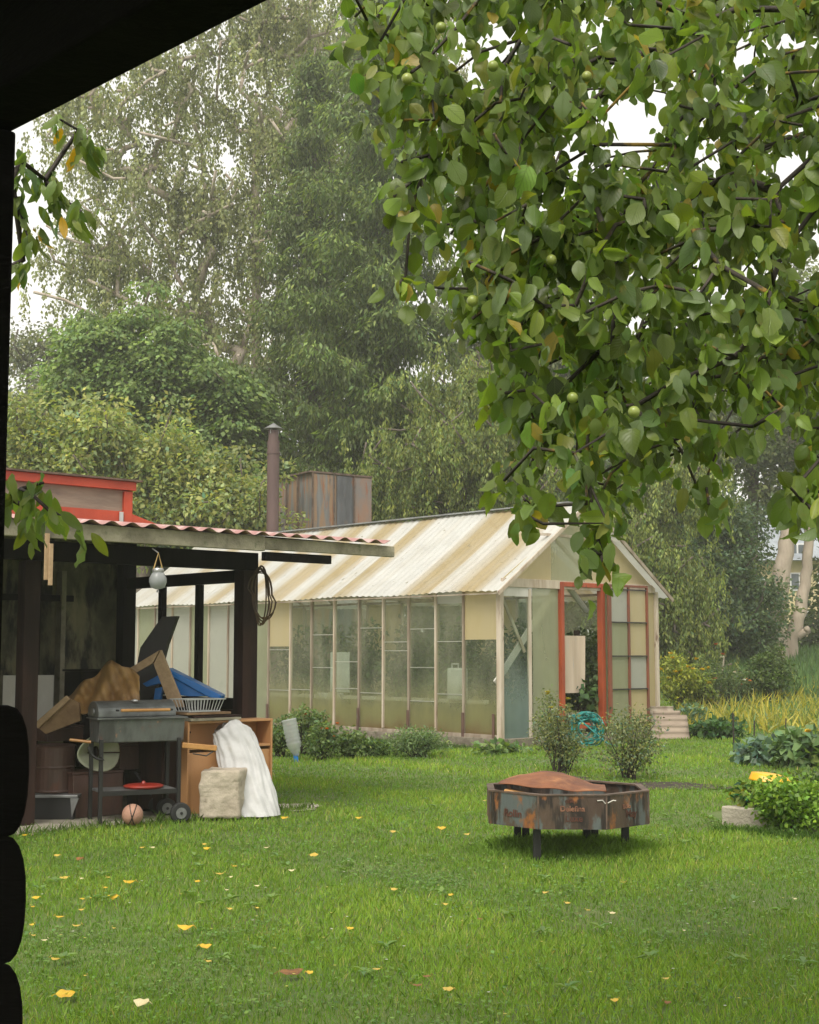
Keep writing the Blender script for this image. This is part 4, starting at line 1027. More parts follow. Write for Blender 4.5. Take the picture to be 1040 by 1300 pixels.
# ================================================================= FIRE PIT
def firepit():
    R_ = .595; c = PITC; zt_ = .455; zb_ = .225; off = R(-2)
    ang = [off+R(22.5+45*k) for k in range(8)]
    t = thing('fire_pit', c, 'octagonal rusty steel fire pit on short legs in the lawn', 'fire pit')
    o = [V((c.x+R_*math.cos(a_), c.y+R_*math.sin(a_), 0)) for a_ in ang]
    i_ = [V((c.x+(R_-.014)*math.cos(a_), c.y+(R_-.014)*math.sin(a_), 0)) for a_ in ang]
    for k in range(8):
        k2 = (k+1) % 8
        MB().add([o[k]+Z*zb_, o[k2]+Z*zb_, o[k2]+Z*(zt_-.012), o[k]+Z*(zt_-.012), i_[k]+Z*zb_, i_[k2]+Z*zb_, i_[k2]+Z*(zt_-.012), i_[k]+Z*(zt_-.012)],
                 [(0, 1, 2, 3), (5, 4, 7, 6), (3, 2, 6, 7), (1, 0, 4, 5), (0, 3, 7, 4), (2, 1, 5, 6)]).build('side_panel', RUSTD, t)
    i2 = [V((c.x+(R_-.045)*math.cos(a_), c.y+(R_-.045)*math.sin(a_), 0)) for a_ in ang]; o2 = [V((c.x+(R_+.006)*math.cos(a_), c.y+(R_+.006)*math.sin(a_), 0)) for a_ in ang]
    mb = MB()
    for k in range(8):
        k2 = (k+1) % 8; z0, z1 = zt_-.011, zt_
        mb.add([o2[k]+Z*z0, o2[k2]+Z*z0, i2[k2]+Z*z0, i2[k]+Z*z0, o2[k]+Z*z1, o2[k2]+Z*z1, i2[k2]+Z*z1, i2[k]+Z*z1], [(3, 2, 1, 0), (4, 5, 6, 7), (0, 1, 5, 4), (2, 3, 7, 6)])
    mb.build('rim', RIM, t)
    for k in range(8):
        q = o[k]-c; q = q.normalized(); MB().tube([o[k]-q*.002+Z*(zb_+.004), o[k]-q*.002+Z*(zt_-.013)], .007, 6).build('corner_seam', RIM, t)
    MB().add([p+Z*(zb_+.03) for p in i_], [tuple(range(8))]).build('floor', RUSTI, t, solid=.006)
    ash = MB().grid(lambda a_, b_: c+V(((R_-.1)*b_*math.cos(a_*6.283), (R_-.1)*b_*math.sin(a_*6.283), zb_+.05+.05*math.sin(a_*9+b_*7)*b_*(1-b_)*2+.03)), 32, 8)
    ash.build('ash_bed', SOIL, t)
    for (u_, v_) in ((637.5, 1068), (682, 1093), (745, 1074), (794, 1078)):
        p = ground(u_, v_); d_ = V((p.x-c.x, p.y-c.y, 0)); 
        if d_.length > R_*.93: d_ = d_*(R_*.93/d_.length)
        p = c+d_; MB().obox(V((p.x-.026, p.y-.026, -.01)), V((.052, 0, 0)), V((0, .052, 0)), Z*(zb_+.04)).build('leg', BLKM, t, .003)
    for a_ in (R(60), R(120)): 
        p = c+V((R_*.85*math.cos(a_), R_*.85*math.sin(a_), 0)); MB().obox(V((p.x-.026, p.y-.026, -.01)), V((.052, 0, 0)), V((0, .052, 0)), Z*(zb_+.04)).build('leg', BLKM, t, .003)
    # cut-out lettering and marks
    def face(k): 
        a_, b_ = o[k], o[(k+1) % 8]; return (a_+b_)/2, (b_-a_).normalized()
    def text(s, k, dx, z, size, mat, nm='lettering'):
        m_, d_ = face(k); cu = bpy.data.curves.new('t', 'FONT'); cu.body = s; cu.size = size; cu.extrude = .0015; cu.align_x = 'CENTER'; cu.offset = .0008
        ob = bpy.data.objects.new('t', cu); col.objects.link(ob); dg = bpy.context.evaluated_depsgraph_get(); me = bpy.data.meshes.new_from_object(ob.evaluated_get(dg))
        col.objects.unlink(ob); bpy.data.objects.remove(ob)
        n_ = V((m_.x-c.x, m_.y-c.y, 0)).normalized()
        X = Z.cross(n_)
        mt = Matrix((( X.x, 0, n_.x, 0), (X.y, 0, n_.y, 0), (0, 1, 0, 0), (0, 0, 0, 1)))
        p = m_+X*dx+Z*z+n_*.004; me.transform(Matrix.Translation(p-c)@mt); me.materials.clear()
        return link(nm, me, t, mat)
    LT1 = M('bare coppery letter', (.30, .14, .08), (.14, .06, .035), 20, None, .6, .1); LT2 = M('dark rust letter', (.10, .03, .015), (.05, .018, .01), 20, None, .7, .1)
    # front faces: find the one facing -y
    kf = min(range(8), key=lambda k: face(k)[0].y)
    text('Delefina', kf, 0, .345, .050, LT1); text('Luxe', kf, .01, .278, .060, LT2); text('olle', kf, -.02, .40, .04, LT2)
    kl = (kf-1) % 8; kr = (kf+1) % 8
    text('Rollin', kl, 0, .29, .07, LT2); text('May', kr, .03, .29, .07, LT2); text('Bolo', kr, -.02, .35, .045, LT1)
    WM = M('pale scratch mark', (.55, .52, .46), None, 9, None, .6, 0)
    for dx, sg in ((.20, 1), (.27, -1)):
        m_, d_ = face(kf); n_ = V((m_.x-c.x, m_.y-c.y, 0)).normalized(); X = Z.cross(n_)
        MB().tube([m_+X*(dx-.035)+n_*.005+Z*(.415 if sg > 0 else .40), m_+X*dx+n_*.005+Z*.418, m_+X*(dx+.02)+n_*.005+Z*(.395 if sg > 0 else .415)], .004, 5).build('white_mark', WM, t)
    # bowed rusty cover plate resting in the pit
    P_ = []; A0 = ground(636, 1060)
    y1 = c.y
    bk = [(636, 992), (660, 983.5), (690, 979.5), (715, 981), (738, 990), (768, 1003)]; ft = [(633, 994), (655, 997), (685, 1000), (712, 1002.5), (740, 1005), (770, 1007)]
    def ip(L_, a_):
        x = a_*(len(L_)-1); i0 = min(len(L_)-2, int(x)); f = x-i0; return L_[i0][0]*(1-f)+L_[i0+1][0]*f, L_[i0][1]*(1-f)+L_[i0+1][1]*f
    def cov(a_, b_):
        p0 = at(*ip(bk, a_), c.y+.24-.1*a_); p1 = at(*ip(ft, a_), c.y-.30-.12*a_)
        p0.z = max(p0.z, zt_+.003); p1.z = max(p1.z, zt_+.008)
        return p0*(1-b_)+p1*b_+Z*(.035*math.sin(math.pi*b_)*math.sin(math.pi*a_)+.004*math.sin(a_*17+b_*5))
    solo(MB().grid(cov, 30, 12), 'cover_plate', RUST, 'bowed orange rust cover plate lying across the fire pit', 'cover plate', solid=.006, smooth=True)
    solo(MB().beam(c+V((-.45, -.28, zt_-.0)), c+V((-.16, -.36, zt_-.05)), .07, .025), 'charred_plank', WOODH, 'short split plank inside the left of the fire pit', 'plank', bevel=.003)
    # hook at the left inside
    EXC.append((c.x, c.y, .0))
firepit()
# ================================================================= GARDEN THINGS
def garden():
    # soil patches as thin sheets
    def patch(name, cx, cy, rx, ry, mat):
        mb = MB(); n = 26; pts = []
        for i in range(n):
            a_ = 2*math.pi*i/n; k = 1+.14*math.sin(3*a_+cx)+.08*math.sin(7*a_)
            x, y_ = cx+rx*k*math.cos(a_), cy+ry*k*math.sin(a_); pts.append(V((x, y_, zg(x, y_)+.012)))
        mb.add(pts, [tuple(range(n))]); o = mb.build(name, mat); tag(o, kind='structure'); EXC.append((cx, cy, min(rx, ry)*.9))
        if rx > ry*1.5: EXC.append((cx-rx*.5, cy, ry*.8)); EXC.append((cx+rx*.5, cy, ry*.8))
    g_ = ground(848, 999); patch('soil_bed', g_.x, g_.y, .62, .45, SOIL)
    g_ = ground(715, 990); patch('soil_bed', g_.x, g_.y, .45, .35, SOIL)
    for tt in np.arange(.4, 6.5, .6):
        p = gh(-.32, tt); patch('soil_bed', p.x, p.y, .42, .32, SOIL)
    g_ = ground(372, 1026); patch('bare_ground', g_.x, g_.y, .26, .32, CONC)
    # shrubs by the pit
    bush('rose_bush', 'leafy grey green shrub left of the teal hose', 'shrub', ground(713, 983), .80, .86, 60, 46, .05, (.17, .20, .085), rad=.17, yel=.25)
    bush('rose_bush', 'leafy grey green shrub right of the teal hose', 'shrub', ground(800, 990), .85, .84, 64, 46, .05, (.17, .20, .09), rad=.17, yel=.25)
    bush('yellow_flowered_weed', 'tall thin weed with yellow flower tips at the greenhouse corner', 'plant', ground(700, 955), .6, .95, 30, 22, .06, (.14, .17, .05), rad=.13, flowers=(4, .05, (.5, .42, .03)))
    # marigolds along the wall
    lab = ['marigold clump with orange flowers right of the orange cabinet', 'tall marigold clump with orange flowers behind the clear bottle', 'marigold clump with orange blooms right of the clear bottle', 'last marigold clump with few blooms before the feathery plant']
    for k, (u_, v_, w_, h_, nf) in enumerate(((356, 958, .5, .55, 3), (388, 955, .65, .78, 5), (412, 962, .6, .50, 4), (445, 960, .6, .40, 1))):
        bush('marigold_plant', lab[k], 'flower', ground(u_, v_+3), w_, h_, 40, 36, .07, (.14, .205, .07), flowers=(nf, .032, (.62, .13, .01)), rad=.1, group='marigolds along the greenhouse')
    bush('feathery_plant', 'broad feathery green plant by the greenhouse wall', 'plant', ground(530, 962), .95, .45, 60, 60, .07, (.15, .22, .09), 'ball', (.2, .35), rad=.12)
    bush('leafy_plant', 'small leafy plant at the foot of the greenhouse wall', 'plant', ground(478, 962), .45, .26, 26, 30, .07, (.09, .15, .04), rad=.08)
    bush('rhubarb_plant', 'low pale green broad leaved plant under the greenhouse corner', 'plant', ground(622, 958), .6, .16, 16, 14, .13, (.16, .24, .08), 'ball', (.6, .8), rad=.09)
    bush('rhubarb_plant', 'low broad leaved plant below the narrow teal pane', 'plant', ground(650, 957), .45, .13, 10, 14, .11, (.13, .21, .07), 'ball', (.6, .8), rad=.08)
    # ribbed bottle on stick
    p = ground(378, 967); q = V((-.10, 0, 1)).normalized(); t = thing('plastic_bottle', p, 'clear ribbed bottle upside down on a stick among the marigolds', 'bottle')
    prof = []; pts = []; rs = []
    for i in range(26):
        f = i/25; z = .07+.47*f; r_ = .095 if f > .3 else .03+.065*(f/.3)
        r_ += .006*math.sin(f*60); pts.append(p+V((-.22*z, 0, z))); rs.append(r_)
    MB().tube(pts, rs, 18).build('body', BOTL, t, smooth=True)
    MB().tube([p+V((-.012, 0, .0)), p+V((-.03, 0, .09))], .03, 10).build('cap', BLUEP, t)
    MB().tube([p+V((.0, .01, -.05)), p+V((-.1, .01, .45))], .008, 6).build('stick', OLD, t)
    # raised bed with concrete edge
    a_ = ground(916, 1047); b_ = ground(962, 1052); d_ = V((b_.x-a_.x, b_.y-a_.y, 0)).normalized()
    nrm = V((-d_.y, d_.x, 0))
    t = thing('raised_bed', a_, 'raised bed with a low grey concrete border at the right', 'raised bed')
    MB().obox(a_-Z*.05, d_*2.2, nrm*.10, Z*.20).build('border', CONC, t, .012)
    MB().obox(a_-Z*.05+nrm*.102, nrm*1.2, d_*.10, Z*.195).build('border', CONC, t, .012)
    MB().obox(a_-Z*.05+nrm*.103+d_*.103, nrm*1.2, d_*2.1, Z*.17).build('earth', SOIL, t)
    EXC.append((a_.x+.6, a_.y+.5, .6)); EXC.append((a_.x+1.4, a_.y+.4, .6))
    def bd(s, n_, z=.12): return a_+d_*s+nrm*n_+Z*z
    bush('strawberry_plant', 'low plant with yellowing leaves on the left end of the raised bed', 'plant', bd(.22, .25), .55, .24, 30, 26, .09, (.13, .17, .03), 'ball', (.5, .7), rad=.08, yel=.5)
    bush('lettuce_plant', 'bright frilly green lettuce spilling over the concrete border', 'plant', bd(.68, .04, .0), .75, .44, 90, 70, .05, (.17, .29, .035), 'ball', (.6, .9), rad=.11)
    bush('lettuce_plant', 'bright frilly green lettuce cut by the right photo edge', 'plant', bd(1.32, .12, .0), .7, .44, 80, 70, .05, (.17, .29, .035), 'ball', (.6, .9), rad=.11)
    bush('herb_plant', 'dark green herb behind the frilly lettuce', 'plant', bd(.55, .55), .6, .35, 40, 30, .07, (.07, .12, .03), rad=.1)
    # yellow watering can lying in the bed
    p = bd(.62, .75, .22); c = at(990, 990, p.y)
    t = thing('yellow_barrow', c-Z*.15, 'bright yellow plastic tub with dark nozzle lying behind the lettuce', 'tub')
    MB().grid(lambda a2, b2: c+V(((.25*math.cos(a2*6.283))*(1-.10*b2), .16*math.sin(a2*6.283)*(1-.25*b2), .06*b2-.09*(.25*math.cos(a2*6.283))/.25*.6-.05)), 30, 5).build('shell', YEL, t, smooth=True, solid=.01)
    MB().grid(lambda a2, b2: c+V(((.225*math.cos(a2*6.283))*b2, .12*math.sin(a2*6.283)*b2, .012+.03*(1-b2*b2)-.054*math.cos(a2*6.283)*b2)), 30, 6).build('cover', YEL, t, smooth=True)
    MB().tube([c+V((.20, -.06, -.09)), c+V((.36, -.08, -.085)), c+V((.42, -.08, -.09))], [.035, .02, .012], 10).build('nozzle', RUBBER, t)
    # squash and cabbage at right
    bush('squash_plant', 'spreading squash plant with big leaves at the right edge', 'plant', ground(1030, 975), 1.1, .42, 60, 14, .17, (.13, .21, .08), 'ball', (.7, .9), rad=.2, flowers=(3, .06, (.65, .40, .02)))
    bush('cabbage_plant', 'blue green cabbage leaves left of the squash plant', 'plant', ground(975, 972), .9, .32, 40, 14, .13, (.13, .21, .14), 'ball', (.7, .9), rad=.16)
    bush('pumpkin_plant', 'low dark pumpkin leaves in front of the yellow rows', 'plant', ground(912, 938), 1.1, .30, 40, 14, .14, (.06, .13, .04), 'ball', (.7, .9), rad=.16)
    bush('cabbage_plant', 'blue green cabbage by the leaning corrugated sheets', 'plant', ground(874, 925), .9, .4, 40, 16, .13, (.12, .20, .12), 'ball', (.5, .7), rad=.16)
    # goldenrod & shrub
    bush('goldenrod_plant', 'tall yellow green goldenrod beside the greenhouse corner', 'plant', ground(862, 905), 1.25, 1.35, 60, 50, .10, (.24, .27, .04), rad=.2, flowers=(14, .07, (.6, .42, .02)))
    bush('goldenrod_plant', 'smaller goldenrod with yellow flower heads left of the bare stake', 'plant', ground(890, 905), .8, 1.0, 30, 40, .09, (.20, .25, .05), rad=.17, flowers=(6, .07, (.6, .42, .02)))
    bush('garden_shrub', 'round dark green shrub among the yellow rows', 'shrub', ground(978, 893), 1.3, 1.15, 70, 46, .12, (.075, .12, .025), rad=.2)
    bush('garden_shrub', 'slim shrub standing below the forked pale trunk', 'shrub', ground(985, 872), .6, 1.3, 40, 40, .11, (.09, .13, .035), rad=.17)
    for k, (u_, v_, h_, w_) in enumerate(((902, 902, 1.3, .9), (925, 898, 1.0, 1.0), (943, 895, .8, .8))):
        bush('phlox_plant', ['tall wildflower clump with small red blooms behind the bare stake', 'mixed flower clump with pale blooms in mid garden', 'low flower clump with orange blooms left of the dark shrub'][k], 'flower', ground(u_, v_), w_, h_, 36, 30, .09, (.10, .14, .05), rad=.17, flowers=(5, .06, [(.45, .10, .04), (.55, .55, .5), (.6, .2, .05)][k]), group='flower clumps in the far garden')
    # stakes
    for k, (u_, v0, v1) in enumerate(((932, 965, 905), (957, 950, 915), (997, 940, 912))):
        p = ground(u_, v0); z1 = at(u_, v1, p.y).z
        solo(MB().tube([p-Z*.05, V((p.x+(.02 if k else 0), p.y, z1))], .011, 6), 'garden_stake', TWIG, ['tallest thin dark stake in front of the yellow rows', 'thin dark stake leaning between the other two', 'thin dark stake nearest the right edge'][k], 'stake', 'thin garden stakes')
    p = ground(912, 895); solo(MB().tube([p-Z*.05, V((p.x+.15, p.y, at(912, 835, p.y).z))], .02, 6), 'garden_stake', OLD, 'pale grey stake rising by the goldenrod', 'stake')
    # strap-leaved yellow rows : stuff
    n = 6500; vv_ = rng.uniform(0, 1, n); y = 24.8+vv_*11.5; lo = np.array([at(855, 800, q).x for q in y]); x = lo+rng.random(n)*(y*.33)
    y = np.round(y/1.3)*1.3+rng.normal(0, .22, n)
    P = np.c_[x, y, zgn(y)]; D = np.c_[rng.normal(0, .5, n), rng.normal(0, .35, n), np.ones(n)]
    yy = rng.random(n)[:, None]; C = np.where(yy < .5, np.array([[.42, .36, .05]]), np.where(yy < .8, np.array([[.26, .28, .055]]), np.array([[.12, .20, .07]])))*(1+rng.normal(0, .15, (n, 1)))
    L = rng.uniform(.2, .48, n)
    o = leaves('onion_rows', P, D, rvec(n), L, np.full(n, .034), C, LF_BUSH, None, droop=.35)
    tag(o, 'rows of yellowing strap leaved onions across the far garden', 'onions', kind='stuff')
    # rough meadow beyond
    n = 26000; y = 33+rng.random(n)*16; x = -4+rng.random(n)*22
    P = np.c_[x, y, zgn(y)]; D = np.c_[rng.normal(0, .3, (n, 2)), np.ones(n)]
    o = leaves('meadow_grass', P, D, rvec(n), rng.uniform(.25, .6, n), np.full(n, .05), tints(n, (.11, .19, .07), .2, .1), LF_GRASS)
    tag(o, 'tall bluish meadow grass beyond the garden', 'grass', kind='stuff')
garden()

# long grass round the fire pit and along walls
def long_grass():
    bands = []
    def tuft(xc, yc, rx, ry, n, h0, h1, colr, ring=0):
        a_ = rng.random(n)*6.283; r_ = ring+(1-ring)*rng.random(n)**.6; x = xc+rx*r_*np.cos(a_); y = yc+ry*r_*np.sin(a_); h = rng.uniform(h0, h1, n)*(1.05-.6*np.maximum(0, r_-.6)/.4)
        w = rng.uniform(.004, .008, n); an = rng.random(n)*6.283; b = rng.random(n)*6.283; ln = rng.uniform(.05, .55, n)
        P = np.c_[x, y, zgn(y)-.004]; D = np.c_[np.cos(b)*ln, np.sin(b)*ln, np.ones(n)]; S = np.c_[np.cos(an), np.sin(an), np.zeros(n)]
        m = P+D*h[:, None]*.55; tip = P+D*h[:, None]*np.array([1.6, 1.6, .92])
        vs = np.stack([P-S*w[:, None]/2, P+S*w[:, None]/2, m+S*w[:, None]*.42, tip, m-S*w[:, None]*.42], 1)
        C = np.clip(np.array([colr])*(1+rng.normal(0, .2, (n, 1))), .01, .5)
        bands.append((vs.reshape(-1, 3), n, np.repeat(C, 5, 0)))
    tuft(PITC.x+.03, PITC.y+.10, .72, .58, 8500, .03, .12, (.18, .30, .045))
    tuft(PITC.x+.2, PITC.y-.35, .6, .35, 1200, .03, .07, (.12, .21, .035))
    for k in range(20):
        p = sh(-2.9+.17*k, PT_-.06); tuft(p.x, p.y, .12, .07, 90, .04, .12, (.12, .20, .035))
    for k in range(26):
        p = gh(-.62, .2+.26*k); tuft(p.x, p.y, .22, .10, 120, .05, .14, (.10, .18, .04))
    for k in range(10):
        p = ground(915+14*k, 1056+1.2*k); tuft(p.x, p.y, .12, .06, 90, .04, .10, (.09, .17, .03))
    grass_obj('long_grass', bands, 'long uncut grass under the fire pit and along edges')
long_grass()

# fallen leaves: (u, v, length px, tone)
FL = [(83, 1275, 30, 0), (179, 1286, 26, 3), (235, 1188, 26, 0), (164, 1128, 20, 0), (109, 1149, 20, 0), (143, 1148, 16, 0), (76, 1172, 14, 0), (97, 1184, 14, 1), (261, 1212, 19, 0), (265, 1230, 10, 1),
      (71, 1227, 17, 1), (81, 1122, 14, 1), (101, 1098, 14, 2), (72, 1093, 10, 1), (138, 1121, 9, 1), (134, 1134, 7, 0), (103, 1163, 9, 1), (45, 1148, 12, 0), (42, 1159, 8, 0), (40, 1183, 8, 0), (43, 1196, 10, 1), (56, 1203, 10, 3),
      (104, 1123, 7, 3), (180, 1082, 8, 1), (194, 1082, 8, 3), (262, 1084, 10, 0), (260, 1078, 8, 1), (298, 1106, 8, 0), (279, 1116, 14, 1), (251, 1126, 10, 0), (338, 1082, 8, 3), (370, 1112, 10, 3), (326, 1132, 9, 3), (399, 1093, 14, 1),
      (361, 1044, 12, 0), (455, 1044, 10, 0), (499, 1062, 9, 1), (501, 1137, 12, 1), (445, 1188, 12, 0), (478, 1240, 13, 1), (393, 1246, 12, 0), (370, 1246, 40, 2), (293, 1121, 6, 3), (292, 1162, 8, 1), (327, 1161, 7, 1), (288, 1137, 6, 3),
      (561, 1058, 14, 0), (592, 1065, 12, 1), (572, 1144, 8, 0), (566, 1156, 8, 1), (609, 1175, 9, 2), (721, 1155, 9, 1), (747, 1163, 8, 1), (791, 1127, 9, 1), (869, 1190, 6, 3), (569, 1267, 18, 1), (780, 1281, 14, 0), (848, 1284, 13, 2),
      (845, 1253, 13, 1), (778, 1168, 10, 3), (692, 1141, 9, 1), (995, 1060, 8, 0), (1010, 1149, 6, 3), (31, 1066, 8, 0), (145, 1187, 6, 1), (108, 1248, 6, 1), (615, 1021, 6, 1), (542, 1250, 14, 2), (530, 1262, 16, 2)]
FP = []
def fallen():
    tones = [(.62, .36, .012), (.50, .38, .06), (.20, .09, .02), (.62, .56, .30)]
    nm = ['bright yellow fallen leaf lying on the lawn', 'dull yellow fallen leaf lying on the lawn', 'brown withered fallen leaf lying on the lawn', 'pale cream fallen leaf lying on the lawn']
    spec = {0: 'large yellow fallen leaf in the near left corner of the lawn', 1: 'pale curled fallen leaf right of the large yellow leaf', 2: 'long yellow fallen leaf in the middle of the left lawn'}
    for i, (u_, v_, px, tn) in enumerate(FL):
        p = ground(u_, v_); L_ = px/1800*p.y*.82; a_ = rnd.uniform(-.5, .5)+(math.pi if rnd.random() < .5 else 0)
        d_ = V((math.cos(a_), math.sin(a_), .0)); s_ = V((-d_.y, d_.x, 0)); w_ = L_*rnd.uniform(.45, .75); tilt = rnd.uniform(.12, .5); s_ = s_ if s_.y > 0 else -s_
        cu = rnd.uniform(.03, .3); mb = MB()
        def f(a2, b2):
            t_ = a2; wd = max(0, math.sin(math.pi*min(1, t_**.85)))**.72*(1+.20*math.sin(t_*11+i*1.7+b2*4))
            sx = (b2-.5)*wd*w_
            return p + d_*(L_*(t_-.5)) + s_*(sx*math.cos(tilt)) + Z*(.030+(sx+w_*.5)*math.sin(tilt)+cu*L_*(2*t_-1)**2*.5)
        mb.grid(f, 12, 5)
        mb.tube([p-d_*(L_*.5)+Z*(.040+cu*L_*.5), p-d_*(L_*.72)+Z*.035], .0015, 4)
        o = solo(mb, 'fallen_leaf', DRY[tn], spec.get(i if i < 3 else -1, nm[tn]), 'leaf', 'fallen leaves on the lawn', smooth=True)
        FP.append((p.x, p.y, L_*.5))
DRY = [M('yellow autumn leaf', (.55, .38, .02), (.48, .27, .015), 30, None, .45, .3, None, [((.25, .12, .03), 60, None, .62, .7)]),
       M('dull yellow leaf', (.48, .35, .05), (.42, .28, .05), 30, None, .5, .3, None, [((.22, .12, .04), 60, None, .6, .7)]),
       M('brown leaf', (.22, .10, .022), (.12, .05, .015), 30, None, .6, .3), M('cream leaf', (.56, .50, .28), (.50, .42, .20), 30, None, .5, .3)]
fallen()
EXC += FP
def lawn():
    bands = [grass_band(4.6, 7.2, 6500, .040, .0042), grass_band(7.2, 10.5, 3600, .042, .0055), grass_band(10.5, 16, 1700, .045, .008), grass_band(16, 24, 650, .05, .013), grass_band(24, 33, 260, .06, .02)]
    grass_obj('lawn_grass', bands, 'short green lawn grass covering the whole garden floor')
    # clover and low weeds in patches
    n = 26000; cx = rng.uniform(-1, 1, 520); cy = 4.8+rng.random(520)**1.3*17; cx = cx*(.3*cy+.4); k = rng.integers(0, 520, n)
    x = cx[k]+rng.normal(0, .11, n)*(1+cy[k]*.03); y = cy[k]+rng.normal(0, .11, n)*(1+cy[k]*.05)
    gs = (x-GHC.x)*B.x+(y-GHC.y)*B.y; gt = (x-GHC.x)*A.x+(y-GHC.y)*A.y; ss = (x-S0.x)*B.x+(y-S0.y)*B.y; st = (x-S0.x)*A.x+(y-S0.y)*A.y
    kp = ~((gs > -.1) & (gt > -.1) & (gt < GHL)) & ~((ss < PS_) & (st > PT_) & (st < 4.5))
    for ex, ey, er in FP: kp &= ((x-ex)**2+(y-ey)**2) > (er**2)
    x, y = x[kp], y[kp]; n = len(x)
    P = np.c_[x, y, rng.uniform(.008, .034, n)]; a_ = rng.random(n)*6.283; D = np.c_[np.cos(a_), np.sin(a_), rng.normal(0, .2, n)]
    s_ = rng.uniform(.010, .020, n)*(1+y*.05)
    o = leaves('clover', P, D, np.c_[rng.normal(0, .25, (n, 2)), np.ones(n)], s_, s_*.9, tints(n, (.15, .25, .065), .2, .1), LF_GRASS)
    tag(o, 'clover and low broad leaved weeds among the lawn', 'clover', kind='stuff')
    n = 90; y = 5+rng.random(n)**.8*12; x = rng.uniform(-1, 1, n)*.28*y; kp = ~(((x-S0.x)*B.x+(y-S0.y)*B.y < .5) & (y > 10)); x, y = x[kp], y[kp]; n = len(x); m = 8
    a_ = np.tile(np.arange(m)*6.283/m, n)+rng.normal(0, .25, n*m); P = np.repeat(np.c_[x, y, np.full(n, .03)], m, 0); D = np.c_[np.cos(a_), np.sin(a_), rng.uniform(.1, .7, n*m)]; L = rng.uniform(.035, .075, n*m)
    o = leaves('plantain', P, D, np.tile([0, 0, 1.], (n*m, 1)), L, L*.42, tints(n*m, (.17, .27, .08), .15, .1), LF_BUSH, droop=.2)
    tag(o, 'broad leaved plantain rosettes scattered through the lawn', 'weeds', kind='stuff')
    n = 330; y = 5+rng.random(n)**.8*17; x = rng.uniform(-1, 1, n)*.29*y; ss = (x-S0.x)*B.x+(y-S0.y)*B.y; kp = ~((ss < .5) & (y > 10)) ; x, y = x[kp], y[kp]; n = len(x)
    m = 7; P = np.repeat(np.c_[x, y, np.full(n, .045)], m, 0); a_ = np.tile(np.arange(m)*6.283/m, n); D = np.c_[np.cos(a_), np.sin(a_), np.full(n*m, .25)]
    cc = np.repeat(np.where(rng.random((n, 1)) < .6, np.array([[.6, .6, .55]]), np.array([[.55, .5, .12]])), m, 0)
    o = leaves('daisies', P, D, np.tile([0, 0, 1.], (n*m, 1)), np.full(n*m, .009), np.full(n*m, .006), cc, LF_DRY)
    tag(o, 'tiny white and pale yellow lawn flowers scattered in the grass', 'flowers', kind='stuff')
lawn()

# ================================================================= TREES BEHIND
def base_at(u, y): p = at(u, 828, y); return V((p.x, y, zg(p.x, y)-.1))
def top_at(u, v, y): return at(u, v, y)
# tall silver birch
tree('birch_tree', 'tall grey green birch with pale limbs against the white sky', base_at(318, 46), top_at(330, 120, 46),
     [(230, 80, 150, 130), (340, 20, 130, 110), (150, 200, 100, 90), (250, 250, 130, 90), (330, 160, 110, 110), (130, 320, 90, 80), (230, 380, 130, 80), (330, 330, 100, 110), (100, 120, 60, 60, 2), (300, 480, 110, 90)],
     46, 520, 150, .80, 'hang', (.10, .18), (.45, .7), (.25, .27, .125), BARKB, .26, up=.8, shell=.5, yel=.08, rt=.032)
tree('birch_tree', 'second birch reaching up at the top middle behind the spruce', base_at(410, 52), top_at(430, 60, 52),
     [(400, 40, 90, 110), (470, 80, 90, 100), (420, 180, 80, 90), (540, 60, 60, 80)], 52, 150, 150, 1.0, 'hang', (.11, .20), (.45, .7), (.24, .25, .13), BARKB, .2, up=.8, yel=.08, rt=.02)
